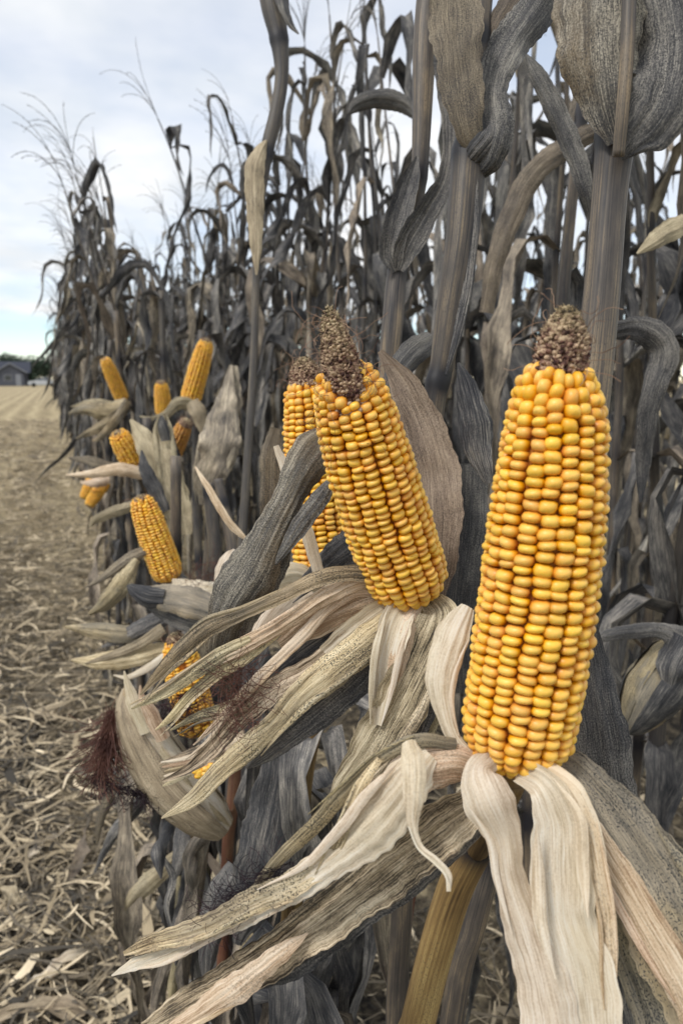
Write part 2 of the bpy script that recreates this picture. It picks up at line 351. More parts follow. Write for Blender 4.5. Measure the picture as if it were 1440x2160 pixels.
MT['cob'] = plain_mat('cob_orange', (0.30, 0.085, 0.012), (0.46, 0.17, 0.03), 90, 0.7)
MT['cob_pale'] = plain_mat('cob_pale_stub', (0.45, 0.34, 0.22), (0.6, 0.5, 0.36), 90, 0.7)
MT['tassel'] = plain_mat('tassel_dry', (0.05, 0.047, 0.045), (0.17, 0.15, 0.125), 30, 0.8, objrand=0.3)

# ------------------------------------------------------------------ ground, field residue
def ground_mat():
    m, n = newmat('field_soil_and_chaff'); b = NB(n)
    co = b.n('ShaderNodeTexCoord').outputs['Object']
    s1 = b.noise(b.vmath('MULTIPLY', co, (26.0, 26.0, 1.0)), 1.0, 5, 0.7)
    s2 = b.noise(b.vmath('MULTIPLY', co, (3.0, 0.8, 1.0)), 1.0, 5, 0.65)
    rows = b.math('SINE', b.math('MULTIPLY', b.n('ShaderNodeSeparateXYZ').outputs[0], 1.0))
    sx = b.n('ShaderNodeSeparateXYZ'); n.links.new(co, sx.inputs[0])
    rw = b.math('SINE', b.math('MULTIPLY', b.math('ADD', sx.outputs[0], b.math('MULTIPLY', s2, 0.25)), 6.283/0.76))
    f = b.math('ADD', b.math('ADD', b.math('MULTIPLY', s1, 0.6), b.math('MULTIPLY', s2, 0.4)), b.math('MULTIPLY', rw, 0.035))
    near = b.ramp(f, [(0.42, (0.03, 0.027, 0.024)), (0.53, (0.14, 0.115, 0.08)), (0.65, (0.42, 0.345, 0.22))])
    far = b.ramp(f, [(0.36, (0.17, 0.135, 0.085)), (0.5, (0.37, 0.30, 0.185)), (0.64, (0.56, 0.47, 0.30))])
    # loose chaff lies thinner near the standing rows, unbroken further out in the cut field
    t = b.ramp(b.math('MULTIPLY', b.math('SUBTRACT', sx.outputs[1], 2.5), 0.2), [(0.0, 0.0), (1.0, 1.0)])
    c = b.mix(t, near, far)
    b.finish(c, 0.95, 0.1, b.bump(s1, 0.9, 0.03)); return m
g = Geo(); S_ = 900.0
ys = np.concatenate([np.linspace(-6, 14, 81), [20, 40, 90, 200, S_]]); xs = np.concatenate([[-S_, -200, -60, -20], np.linspace(-8, 8, 65), [20, 60, 200, S_]])
XX, YY = np.meshgrid(xs, ys)
r0 = np.random.RandomState(3)
ZZ = 0.018*np.sin(XX*6.283/0.76)*(np.abs(XX) < 9)+0.012*r0.randn(*XX.shape)*((np.abs(XX) < 9) & (YY < 15))-0.02
g.add(np.stack([XX, YY, ZZ], -1).reshape(-1, 3), grid_faces(len(ys), len(xs)-1))
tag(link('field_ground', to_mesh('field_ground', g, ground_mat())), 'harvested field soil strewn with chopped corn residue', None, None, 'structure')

def straw_mat():
    m, n = newmat('corn_residue_straw'); b = NB(n)
    rd = b.n('ShaderNodeNewGeometry').outputs['Random Per Island']; uv = b.n('ShaderNodeUVMap').outputs[0]
    st = b.noise(b.vmath('MULTIPLY', uv, (400.0, 14.0, 1.0)), 1.0, 3)
    c = b.ramp(rd, [(0.0, (0.05, 0.046, 0.04)), (0.36, (0.14, 0.118, 0.088)), (0.72, (0.41, 0.33, 0.215)), (1.0, (0.80, 0.67, 0.47))])
    c = b.hsv(c, 0.5, 1.0, b.math('ADD', 0.5, st)); b.finish(c, 0.8, 0.2); return m
MT['straw'] = straw_mat()
def residue():
    r = np.random.RandomState(11); n = 110000
    # denser near the camera
    Y = 0.7+24*r.rand(n)**2.6; X = -0.35*Y-1.6+(0.35*Y+3.4)*r.rand(n)
    ins = X > 0.22; X[ins] = np.where(r.rand(ins.sum()) < 0.25, X[ins], -0.35*Y[ins]-1.6+(0.35*Y[ins]+1.8)*r.rand(ins.sum()))
    L = (0.02+0.15*r.rand(n)**2)*(1+Y*0.05); W = (0.0018+0.008*r.rand(n)**2.2)*(1+Y*0.07)
    a = r.rand(n)*6.283; tilt = (r.rand(n)-0.35)*0.6; bend = (r.rand(n)-0.5)*2.2
    big = r.rand(n) < 0.025; L[big] *= 1.7; W[big] = (0.010+0.018*r.rand(big.sum())); far = Y > 9; W[far & big] *= 1.5
    k = 4; V = np.zeros((n, k, 2, 3)); UV = np.zeros((n, k, 2, 2))
    x = np.zeros(n); y = np.zeros(n); z = 0.004+0.045*r.rand(n)**2; ang = a.copy(); tw = (r.rand(n)-0.5)*1.2; t0 = tilt.copy()
    for i in range(k):
        wv = W*[0.55, 1.0, 0.9, 0.3][i]; th = tw*(i/2)
        sx, sy, sz = -np.sin(ang)*np.cos(th), np.cos(ang)*np.cos(th), np.sin(th)
        c = np.stack([X+x, Y+y, np.maximum(z, 0.0)], -1); s = np.stack([sx, sy, sz], -1)*wv[:, None]/2
        V[:, i, 0] = c-s; V[:, i, 1] = c+s; V[:, i, :, 2] = np.maximum(V[:, i, :, 2], -0.01)
        UV[:, i, 0, 0] = -wv/2; UV[:, i, 1, 0] = wv/2; UV[:, i, :, 1] = (np.arange(n)*0.13+i*L/3)[:, None]
        x += np.cos(ang)*np.cos(t0)*L/3; y += np.sin(ang)*np.cos(t0)*L/3; z += np.sin(t0)*L/3
        ang += bend*0.5; t0 -= 0.35*(tilt+0.15)
    idx = np.arange(n)*8
    F = np.concatenate([np.stack([idx+2*i, idx+2*i+1, idx+2*i+3, idx+2*i+2], -1) for i in range(k-1)])
    g = Geo().add(V.reshape(-1, 3), F.tolist(), UV.reshape(-1, 2))
    tag(link('corn_residue', to_mesh('corn_residue', g, MT['straw'])), 'chopped straw, husks and leaf scraps lying on the cut field', None, None, 'stuff')
residue()

# ------------------------------------------------------------------ far side of the field
def box(g, x0, x1, y0, y1, z0, z1):
    v = [(x0, y0, z0), (x1, y0, z0), (x1, y1, z0), (x0, y1, z0), (x0, y0, z1), (x1, y0, z1), (x1, y1, z1), (x0, y1, z1)]
    return g.add(v, [(0, 3, 2, 1), (4, 5, 6, 7), (0, 1, 5, 4), (1, 2, 6, 5), (2, 3, 7, 6), (3, 0, 4, 7)])
def wedge(g, x0, x1, y0, y1, z0, z1, over=0.0, along='x', th=0.12):
    """gable roof as two thick slabs"""
    if along == 'x':
        ym = (y0+y1)/2
        for (a, b_) in ((y0, ym), (y1, ym)):
            v = [(x0, a, z0), (x1, a, z0), (x1, b_, z1), (x0, b_, z1), (x0, a, z0+th), (x1, a, z0+th), (x1, b_, z1+th), (x0, b_, z1+th)]
            g.add(v, [(0, 1, 2, 3), (4, 7, 6, 5), (0, 4, 5, 1), (1, 5, 6, 2), (2, 6, 7, 3), (3, 7, 4, 0)])
    else:
        xm = (x0+x1)/2
        for (a, b_) in ((x0, xm), (x1, xm)):
            v = [(a, y0, z0), (b_, y0, z1), (b_, y1, z1), (a, y1, z0), (a, y0, z0+th), (b_, y0, z1+th), (b_, y1, z1+th), (a, y1, z0+th)]
            g.add(v, [(0, 1, 2, 3), (4, 7, 6, 5), (0, 4, 5, 1), (1, 5, 6, 2), (2, 6, 7, 3), (3, 7, 4, 0)])
    return g
MT['siding'] = plain_mat('grey_siding', (0.075, 0.08, 0.10), (0.10, 0.105, 0.125), 3, 0.8)
MT['shingle'] = plain_mat('grey_shingles', (0.032, 0.036, 0.05), (0.055, 0.06, 0.078), 6, 0.9)
MT['trim'] = plain_mat('white_trim', (0.20, 0.21, 0.24), (0.25, 0.26, 0.28), 5, 0.5)
MT['glass'] = plain_mat('dark_window_glass', (0.02, 0.025, 0.03), (0.035, 0.04, 0.05), 2, 0.1, 0.5)
MT['carpaint'] = plain_mat('white_car_paint', (0.42, 0.44, 0.47), (0.48, 0.50, 0.53), 2, 0.3, 0.5)
MT['rubber'] = plain_mat('black_rubber', (0.015, 0.015, 0.016), (0.03, 0.03, 0.03), 8, 0.8)
MT['crown'] = plain_mat('far_tree_foliage', (0.022, 0.035, 0.026), (0.055, 0.078, 0.05), 1.2, 0.9, objrand=0.3)
MT['bark'] = plain_mat('far_tree_bark', (0.05, 0.042, 0.035), (0.10, 0.085, 0.07), 4, 0.9)
def house():
    X, Y = -9.4, 148.0
    h = thing('farm_house', (X, Y, 0), 'low grey farm house with a dark shingled roof and small gable beyond the field', 'house')
    g = Geo(); box(g, X-9, X+5.4, Y, Y+9, 0, 2.3); box(g, X+0.4, X+4.8, Y-1.8, Y-0.003, 0, 2.3)
    v = [(X+0.4, Y-1.8, 2.303), (X+4.8, Y-1.8, 2.303), (X+2.6, Y-1.8, 3.75), (X+0.4, Y-1.6, 2.303), (X+4.8, Y-1.6, 2.303), (X+2.6, Y-1.6, 3.75)]
    g.add(v, [(0, 1, 2), (3, 5, 4), (0, 3, 4, 1), (1, 4, 5, 2), (2, 5, 3, 0)])
    part('wall', g, MT['siding'], h, False)
    g = Geo(); wedge(g, X-9.5, X+5.9, Y-0.5, Y+9.5, 2.25, 4.35); wedge(g, X+0.0, X+5.2, Y-2.1, Y+3.0, 2.28, 3.86, along='y')
    rf = part('roof', g, MT['shingle'], h, False)
    g = Geo(); 
    for s in (-1, 1):
        a, b_ = (X+2.6+s*2.75, 2.22), (X+2.6, 3.90)
        v = [(a[0], Y-2.16, a[1]), (b_[0], Y-2.16, b_[1]), (b_[0], Y-2.16, b_[1]+0.2), (a[0], Y-2.16, a[1]+0.2)]
        v += [(q[0], Y-2.11, q[2]) for q in v]
        g.add(v, [(0, 1, 2, 3), (7, 6, 5, 4), (0, 4, 5, 1), (1, 5, 6, 2), (2, 6, 7, 3), (3, 7, 4, 0)])
    part('gable_trim', g, MT['trim'], h, False)
    for wx in (X-6.5, X-3.0, X+1.5):
        yy = Y-0.03 if wx < X else Y-1.83
        f = part('window', box(Geo(), wx, wx+1.3, yy, yy+0.027, 0.9, 2.0), MT['trim'], h, False)
        part('pane', box(Geo(), wx+0.12, wx+1.18, yy-0.02, yy-0.002, 1.02, 1.88), MT['glass'], f, False)
    part('door', box(Geo(), X+3.4, X+4.3, Y-1.86, Y-1.803, 0.05, 2.05), MT['trim'], h, False)
    g = Geo(); box(g, X-5.2, X-4.5, Y+4.2, Y+4.9, 3.6, 5.0); part('chimney', g, MT['siding'], rf, False)
house()
def car():
    X, Y = -1.35, 128.0
    c = thing('parked_car', (X, Y, 0), 'pale car parked beside the far end of the corn, beyond the field', 'car')
    prof = [(-2.15, 0.35), (-2.2, 0.75), (-1.9, 0.95), (-1.1, 1.02), (-0.5, 1.42), (0.7, 1.45), (1.5, 1.05), (2.1, 0.98), (2.2, 0.6), (2.15, 0.35)]
    g = Geo(); n = len(prof); v = []
    for y in (-0.85, 0.85): v += [(X+a, Y+y*(0.82 if b_ > 1.2 else 1), b_) for a, b_ in prof]
    g.add(v, [tuple(range(n)), tuple(range(2*n-1, n-1, -1))]+[(i, i+n, (i+1) % n+n, (i+1) % n) for i in range(n)])
    part('body', g, MT['carpaint'], c, False)
    for (a, b_) in ((-0.95, -0.05), (0.05, 0.95)):
        g = Geo(); g.add([(X+a, Y-0.86, 1.05), (X+b_, Y-0.86, 1.05), (X+b_*0.75, Y-0.74, 1.38), (X+a*0.6, Y-0.74, 1.38), (X+a, Y-0.80, 1.05), (X+b_, Y-0.80, 1.05), (X+b_*0.75, Y-0.68, 1.38), (X+a*0.6, Y-0.68, 1.38)],
            [(0, 1, 2, 3), (7, 6, 5, 4), (0, 4, 5, 1), (1, 5, 6, 2), (2, 6, 7, 3), (3, 7, 4, 0)])
        part('side_window', g, MT['glass'], c, False)
    for wx in (-1.35, 1.35):
        for wy in (-0.88, 0.70):
            g = tube_world([(X+wx, Y+wy, 0.33), (X+wx, Y+wy+0.09, 0.33), (X+wx, Y+wy+0.18, 0.33)], 0.33, 14); part('wheel', g, MT['rubber'], c)
car()
def far_tree(x, y, h, wd, seed, label):
    r = random.Random(seed); t = thing('broadleaf_tree', (x, y, 0), label, 'tree', 'dark trees beyond the far field')
    part('trunk', tube_world([(x, y, -0.1), (x+0.1, y, h*0.3), (x, y+0.1, h*0.7)], [0.28, 0.2, 0.1], 8), MT['bark'], t)
    g = Geo()
    cl = [(x+r.uniform(-1, 1)*wd*0.4, y+r.uniform(-1, 1)*wd*0.4, h*r.uniform(0.35, 0.85), wd*r.uniform(0.22, 0.36)) for _ in range(11)]
    v = []; f = []
    for i in range(1500):
        c = r.choice(cl); d = unit(np.array([r.gauss(0, 1), r.gauss(0, 1), r.gauss(0, 0.8)]))*c[3]*r.random()**0.4
        p = np.array(c[:3])+d; s = r.uniform(0.16, 0.36); a = unit(np.array([r.gauss(0, 1) for _ in range(3)])); b_ = unit(np.cross(a, [r.gauss(0, 1) for _ in range(3)]))
        k = len(v); v += [p-a*s, p+b_*s*0.6, p+a*s, p-b_*s*0.6]; f.append((k, k+1, k+2, k+3))
    g.add(v, f); part('crown', g, MT['crown'], t, False)
for i, (x, y, h, wd) in enumerate([(-17, 176, 7.6, 8), (-13.5, 172, 6.8, 7), (-10.5, 178, 6.6, 6.5), (-7.5, 170, 6.0, 6), (-5, 174, 5.4, 6), (-2.4, 168, 5.2, 5.5), (0.4, 172, 5.6, 6), (3.5, 170, 5.9, 6), (-21, 172, 7, 8), (-4.4, 150, 2.4, 3.2)]):
    far_tree(x, y, h, wd, i, 'round green shrub at the right end of the grey house' if h < 3 else ('tall dark tree rising behind the grey house' if x < -6 else 'low dark tree between the grey house and the corn'))

# ------------------------------------------------------------------ ears of corn
def kernel_geo(r, sides=10):
    """one kernel: rounded cushion, z outwards, unit half sizes"""
    rings = [(-0.9, 0.72, 0.0), (-0.25, 0.985, 0.12), (0.2, 0.96, 0.45), (0.58, 0.80, 0.78), (0.84, 0.54, 0.95), (0.97, 0.24, 1.0)]
    e = r.uniform(0.62, 0.82); sk = r.uniform(-0.12, 0.12); v = []; at = []
    for z, s, a in rings:
        for i in range(sides):
            t = 2*math.pi*i/sides; cx, sy = math.cos(t), math.sin(t)
            x = math.copysign(abs(cx)**e, cx)*s; y = math.copysign(abs(sy)**e, sy)*s
            v.append((x+sk*y, y+sk*0.5*x, z)); at.append(a)
    v.append((0, 0, 1.0)); at.append(1.0)
    f = [(k*sides+i, k*sides+(i+1) % sides, (k+1)*sides+(i+1) % sides, (k+1)*sides+i) for k in range(len(rings)-1) for i in range(sides)]
    f += [((len(rings)-1)*sides+i, (len(rings)-1)*sides+(i+1) % sides, len(v)-1) for i in range(sides)]
    return np.array(v), f, np.array(at)
KG = [kernel_geo(random.Random(i)) for i in range(6)]
KGL = [kernel_geo(random.Random(i), 6) for i in range(3)]
KM = {}
def kmesh(i, mat):
    if (i, mat) not in KM: KM[(i, mat)] = to_mesh('kernel', Geo().add(KG[i][0], KG[i][1], None, KG[i][2]), MT[mat])
    return KM[(i, mat)]
PROF = [(0, .38), (.012, .60), (.035, .80), (.075, .94), (.13, 1.0), (.35, 1.0), (.6, .965), (.78, .89), (.88, .80), (.94, .68), (.98, .52), (1.0, .38)]
def strands(starts, n, r, length, spread, rad=0.0002, curlk=1.0, grav=0.0, segs=9):
    """silk threads: starts = function giving (point, direction)"""
    g = Geo()
    for _ in range(n):
        p, d = starts(); p = np.array(p, float); d = unit(np.array(d, float)+np.array([r.gauss(0, spread) for _ in range(3)]))
        L = length*r.uniform(0.5, 1.2); pts = [p]; ax = unit(np.array([r.gauss(0, 1) for _ in range(3)])); w = r.uniform(0.2, 1.0)*curlk
        for k in range(segs):
            d = unit(d+np.cross(ax, d)*w*0.35+np.array([r.gauss(0, 0.12) for _ in range(3)])*curlk+np.array([0, 0, -grav]))
            p = p+d*L/segs; pts.append(p)
        gg = tube_world(pts, rad, 3, cap=False); g.add(gg.v[0], gg.f, gg.uv[0])
    return g
def ear(plant, base, tip, R, nrows, nk, tiplen=0.028, mode='obj', mat='kernel', tipr=0.5, seed=1, label=None, silks=0, tipbend=(0, 0, 0), hires=True, wob=0.05, bend=0.0, tipmat='tip', missing=0.0, bare=None):
    r = random.Random(seed); base = P(*base); tip = P(*tip); ax = unit(tip-base); L = np.linalg.norm(tip-base)
    e1 = unit((CAM-base)-ax*((CAM-base)@ax)); e2 = np.cross(ax, e1)
    bl = base_of(plant)
    bv = e2*bend*L
    def axis(t): return base+ax*L*t+bv*(4*t*(1-t))
    pr = np.array(PROF); 
    # profile resampled by arc length
    zz = np.interp(np.linspace(0, 1, 400), np.linspace(0, 1, len(pr)), pr[:, 0]); zz = np.linspace(0, 1, 600)
    rr = np.interp(zz, pr[:, 0], pr[:, 1])*R
    arc = np.concatenate([[0], np.cumsum(np.hypot(np.diff(zz*L), np.diff(rr)))]); A = arc[-1]
    def at_arc(s):
        z = np.interp(s, arc, zz); ra = np.interp(s, arc, rr)
        d = A*0.012; dz = (np.interp(s+d, arc, zz)-np.interp(s-d, arc, zz))*L; dr = np.interp(s+d, arc, rr)-np.interp(s-d, arc, rr)
        return z, ra, math.atan2(dr, dz if dz > 1e-9 else 1e-9)
    # core
    n = 26; k = 22; th = np.linspace(0, 2*np.pi, k+1); v = []
    for q in np.linspace(0, 1, n):
        z = q; ra = max(np.interp(z, pr[:, 0], pr[:, 1])*R-0.0040*R/0.025, R*0.15)
        v.append(axis(z)+ra*(np.cos(th)[:, None]*e1+np.sin(th)[:, None]*e2))
    g = Geo().add(np.array(v).reshape(-1, 3), grid_faces(n, k))
    st = axis(-0.02); g2 = tube_world([st, axis(0.0), axis(0.02)], [R*0.25, R*0.3, R*0.36], 12); g.add(g2.v[0], g2.f)
    e = part('ear_of_corn', g, MT['cob'], plant, label=label)
    cand = []
    ph0 = r.uniform(0, 6.28); fq = r.uniform(1.5, 3.0)
    for i in range(nrows):
        ph = ph0+r.uniform(-0.5, 0.5); off = r.random(); s = A*0.008+off*A/nk*0.9; hs = A/nk
        drift = r.uniform(-0.03, 0.03)
        nkk = nk+r.choice([-1, 0, 0, 1]); hs = A/nkk
        while s < A*0.995:
            z, ra, sl = at_arc(min(s, A*0.993))
            big = r.uniform(0.82, 1.18); h = hs*big*(1+0.45*max(0, (z-0.86)/0.14))
            top = max(0, (z-0.86)/0.14); bot = max(0, (0.09-z)/0.09); irr = 1+2.5*top+2.0*bot
            t = 2*math.pi*(i+0.5*0)/nrows+(wob*math.sin(z*6.28*fq/2.5+ph)+drift*z+r.gauss(0, 0.022)*irr)*2*math.pi/nrows*2.2
            rad = ra+r.gauss(0, 0.00025)*irr
            dr = math.cos(t)*e1+math.sin(t)*e2; tg = -math.sin(t)*e1+math.cos(t)*e2
            nrm = dr*math.cos(sl)-ax*math.sin(sl); al = dr*math.sin(sl)+ax*math.cos(sl)
            hw = math.pi*ra/nrows*r.uniform(0.98, 1.07); hh = h*0.5*1.09*(1+0.12*top); 
            if top > 0.2: hw = min(hw*1.1, hh*1.25)
            rot = r.gauss(0, 0.035)*irr
            x_ = tg*math.cos(rot)+al*math.sin(rot); y_ = al*math.cos(rot)-tg*math.sin(rot)
            dth = (t+math.pi) % (2*math.pi)-math.pi
            if bare and z > bare[1]+r.uniform(-.02, .03)+0.10*abs(dth/bare[0])**3 and abs(dth) < bare[0]*r.uniform(.9, 1.1): s += h; continue
            if not (missing and r.random() < missing*(1 if z > 0.75 else 0.15)):
                p = axis(z)+dr*rad-nrm*0.0026*R/0.025
                cand.append((p, x_, y_, nrm, hw, hh, 0.0037*r.uniform(0.9, 1.1)*(1+0.25*top)*R/0.025, r.random() < 0.03+0.5*max(0, (z-0.80)/0.2)+0.4*bot))
            s += h
    # largest facing the camera first
    def face(c): return -(c[3]@unit(CAM-c[0]))
    cand.sort(key=face)
    nobj = 300 if mode == 'obj' else 0
    if mode == 'obj': nobj = min(nobj, sum(1 for c in cand if face(c) < 0.12))
    for c in cand[:nobj]:
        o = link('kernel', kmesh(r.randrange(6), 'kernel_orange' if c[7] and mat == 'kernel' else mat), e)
        m = Matrix.Identity(4)
        for a in range(3): m[a][0] = c[1][a]*c[4]; m[a][1] = c[2][a]*c[5]; m[a][2] = c[3][a]*c[6]; m[a][3] = c[0][a]-bl[a]
        o.matrix_basis = m
    rest = cand[nobj:]
    if rest:
        g = Geo(); K = KG if hires else KGL
        for c in rest:
            v, f, at = K[r.randrange(len(K))]
            g.add(c[0]+v[:, :1]*c[4]*c[1]+v[:, 1:2]*c[5]*c[2]+v[:, 2:]*c[6]*c[3], f, None, at)
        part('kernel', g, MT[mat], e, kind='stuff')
    # bare shrivelled tip
    if tiplen > 0:
        n, k = 16, 20; v = []; at = []; th = np.linspace(0, 2*np.pi, k+1); tb = np.array(tipbend)
        tb = e1*tb[0]+e2*tb[1]
        t0 = bare[1]-0.045 if bare else 0.975; foff = e1*R*(0.30 if bare else 0.0); Lx = (1-t0)*L if bare else 0.0; tiplen += Lx
        prt = lambda q: R*tipr*(1.0-0.42*q-0.05*math.sin(q*9))*math.sqrt(max(0.0, 1-q**5))
        for q in np.linspace(0, 1, n):
            w_ = np.array([1+0.10*r.gauss(0, 1) for _ in th]); w_[-1] = w_[0]
            ctr = axis(t0)+foff+ax*tiplen*q+tb*q*q*tiplen
            v.append(ctr+(prt(q)*w_)[:, None]*(np.cos(th)[:, None]*e1+np.sin(th)[:, None]*e2)); at += [min(1, max(0, q*1.9-0.75))]*(k+1)
        g = Geo().add(np.array(v).reshape(-1, 3), grid_faces(n, k), None, at)
        nr = 24
        for i in range(nr):                          # shrunken kernels in rows up to the tip
            q = 0.02
            while q < 0.93:
                t = 2*math.pi*(i+0.5*r.random()+q*1.5)/nr; dr = math.cos(t)*e1+math.sin(t)*e2; tg = np.cross(ax, dr)
                sz = R*(0.070-0.03*q)*r.uniform(0.7, 1.15); p = axis(t0)+foff+ax*tiplen*q+tb*q*q*tiplen+dr*prt(q)*r.uniform(0.93, 1.04)
                up_ = unit(dr+ax*r.uniform(0.1, 0.5)); yy = unit(np.cross(up_, tg)); v_, f_, a_ = KGL[r.randrange(3)]
                if r.random() < 0.9: g.add(p+v_[:, :1]*sz*tg+v_[:, 1:2]*sz*0.8*yy+v_[:, 2:]*sz*1.1*up_, f_, None, [min(1, max(0, q*1.6-0.7+r.uniform(-.25, .25)))]*len(v_))
                q += sz*1.5/tiplen
        for _ in range(700 if hires else 110):       # chaff scales
            q = r.random()**0.9; t = r.random()*6.283; dr = math.cos(t)*e1+math.sin(t)*e2
            p = axis(t0)+foff+ax*tiplen*q+tb*q*q*tiplen+dr*prt(q)*r.uniform(0.95, 1.08); s = R*r.uniform(0.025, 0.055)
            d1 = unit(dr+ax*r.uniform(0.1, 0.9)+np.array([r.gauss(0, 0.3) for _ in range(3)])); d2 = unit(np.cross(d1, [r.gauss(0, 1) for _ in range(3)])); d3 = np.cross(d1, d2)
            vv = [p-d2*s*0.7, p+d3*s*0.6, p+d2*s*0.7, p-d3*s*0.6, p+d1*s*1.7]
            g.add(vv, [(0, 1, 4), (1, 2, 4), (2, 3, 4), (3, 0, 4)], None, [min(1, max(0, q*1.9-0.75+r.uniform(-.2, .2)))]*5)
        part('ear_tip', g, MT[tipmat], e)
    if silks:
        def st():
            q = r.random(); t = r.random()*6.283; dr = math.cos(t)*e1+math.sin(t)*e2
            return axis(t0)+foff+ax*tiplen*q+dr*R*tipr*(1-0.4*q), dr*1.0+ax*0.35
        part('silk', strands(st, silks, r, 0.022, 0.45, 0.00016 if hires else 0.0003, 1.6), MT['silk_pale'], e)
    return e

# ------------------------------------------------------------------ templates for leaves, stalks and tassels
def leaf_template(r, L, W, a0, a1, kpos, kink, twist, fold, ruf, side=0.0, n=15, m=4):
    s = np.linspace(0, 1, n); x = np.clip((s-kpos)/kink, 0, 1); sm = x*x*(3-2*x)
    phi = a0+(a1-a0)*sm+0.42*np.sin(s*r.uniform(5, 14)+r.uniform(0, 6))*s
    az_ = side*s**1.5+0.25*np.sin(s*r.uniform(4, 9)+r.uniform(0, 6))*s
    T = np.stack([np.sin(phi)*np.cos(az_), np.sin(phi)*np.sin(az_), np.cos(phi)], -1)
    c = np.concatenate([[[0, 0, 0]], np.cumsum((T[1:]+T[:-1])/2*L/(n-1), axis=0)])
    S0 = np.stack([-np.sin(az_), np.cos(az_), 0*az_], -1); N0 = np.cross(S0, T)
    tw = twist*np.clip(s*1.3-0.15, 0, 1)+0.3*np.sin(s*r.uniform(5, 10)+r.uniform(0, 6)); cw, sw = np.cos(tw)[:, None], np.sin(tw)[:, None]
    S = S0*cw+N0*sw; N = N0*cw-S0*sw
    w = W*np.clip((s+0.04)/0.16, 0, 1)**0.6*np.clip(1-s**2.6, 0.0, 1)*(1+0.22*np.sin(s*r.uniform(6, 16)+r.uniform(0, 6)))+0.0015
    u = np.linspace(-1, 1, m+1); v = np.zeros((n, m+1, 3)); uv = np.zeros((n, m+1, 2)); p1, p2, f1 = r.uniform(0, 6), r.uniform(0, 6), r.uniform(14, 30)
    wl, wr = [1+0.22*np.sin(s*r.uniform(18, 40)+r.uniform(0, 6))+0.18*np.sin(s*r.uniform(7, 15)+r.uniform(0, 6)) for _ in range(2)]
    for j, uj in enumerate(u):
        z = -fold*w/2*abs(uj)+ruf*w*abs(uj)*np.sin(s*f1+(p1 if uj < 0 else p2))
        v[:, j] = c+S*(uj*w/2*(wl if uj < 0 else wr)*math.sqrt(max(0.15, 1-fold*fold*0.5)))[:, None]+N*z[:, None]
        uv[:, j, 0] = uj*W/2; uv[:, j, 1] = s*L
    return v.reshape(-1, 3), grid_faces(n, m), uv.reshape(-1, 2), np.repeat(s, m+1)
tr = random.Random(21)
LT = {'up': [], 'arch': [], 'hang': []}; LTL = {'up': [], 'arch': [], 'hang': []}
def add_leaf(k, *a):
    sd_ = tr.random(); LT[k].append(leaf_template(random.Random(sd_), *a)); LTL[k].append(leaf_template(random.Random(sd_), *a, 9, 2))
U = tr.uniform
for i in range(9): add_leaf('up', U(0.38, 0.64), U(0.028, 0.048), R_(U(8, 30)), R_(U(140, 184)), U(0.10, 0.42), U(0.06, 0.35), U(-3, 3), U(0.3, 0.9), 0.2, U(-0.8, 0.8))
for i in range(12): add_leaf('arch', U(0.50, 0.84), U(0.036, 0.064), R_(U(15, 45)), R_(U(148, 186)), U(0.06, 0.32), U(0.06, 0.4), U(-3.5, 3.5), U(0.3, 0.9), 0.2, U(-1, 1))
for i in range(10): add_leaf('hang', U(0.36, 0.64), U(0.030, 0.056), R_(U(30, 70)), R_(U(165, 190)), 0.02, U(0.06, 0.22), U(-4, 4), U(0.4, 1.0), 0.2, U(-1, 1))
LMAT = {'up': ['bgrey', 'dark', 'bgrey', 'dark', 'bgrey', 'dark', 'bgrey', 'bbrown', 'dark'], 'arch': ['bgrey', 'dark', 'bgrey', 'bbrown', 'bgrey', 'dark', 'dark', 'bbrown', 'bgrey', 'dark', 'brown', 'bgrey'], 'hang': ['bgrey', 'dark', 'bgrey', 'dark', 'bbrown', 'bbrown', 'dark', 'dark', 'dark', 'bbrown']}  # hanging leaves mostly dark: blackened by mould, plus shade inside the stand painted in
LM = {k: [to_mesh('leaf', Geo().add(v, f, uv, at), MT[LMAT[k][i]]) for i, (v, f, uv, at) in enumerate(LT[k])] for k in LT}
# stalk templates: 2.15 m tall to the tassel, leaning towards +x as they rise
ST = []
for i in range(7):
    h = 2.15; lean = [0.03, 0.10, 0.18, 0.28, 0.06, 0.40, 0.14][i]; zz = np.linspace(-0.03, h, 34)
    zig = 0.006*np.sin(zz*9+i)
    c = np.stack([lean*(np.clip(zz, 0, 9)/h)**2.2+zig, 0.02*np.sin(zz*2.2+i*2), zz-0.25*lean*lean*(np.clip(zz, 0, 9)/h)**4], -1)
    nz = np.arange(0.16, h, 0.17); rad = np.interp(zz, [0, 0.8, 1.6, h], [0.0115, 0.009, 0.0052, 0.0025]); nd = np.zeros(len(zz))
    for q in nz: rad = rad*(1+0.18*np.exp(-((zz-q)/0.03)**2)); nd = np.maximum(nd, np.exp(-((zz-q)/0.03)**2)*0.9)
    gg = tube_world(c, rad, 8, 0.9, nd, False)
    ST.append((gg, [np.array([np.interp(q, zz, c[:, a]) for a in range(3)]) for q in nz], c[-1], unit(c[-1]-c[-3])))
SM = [to_mesh('stalk', s[0], MT['stalk_dark' if i % 3 else 'stalk']) for i, s in enumerate(ST)]
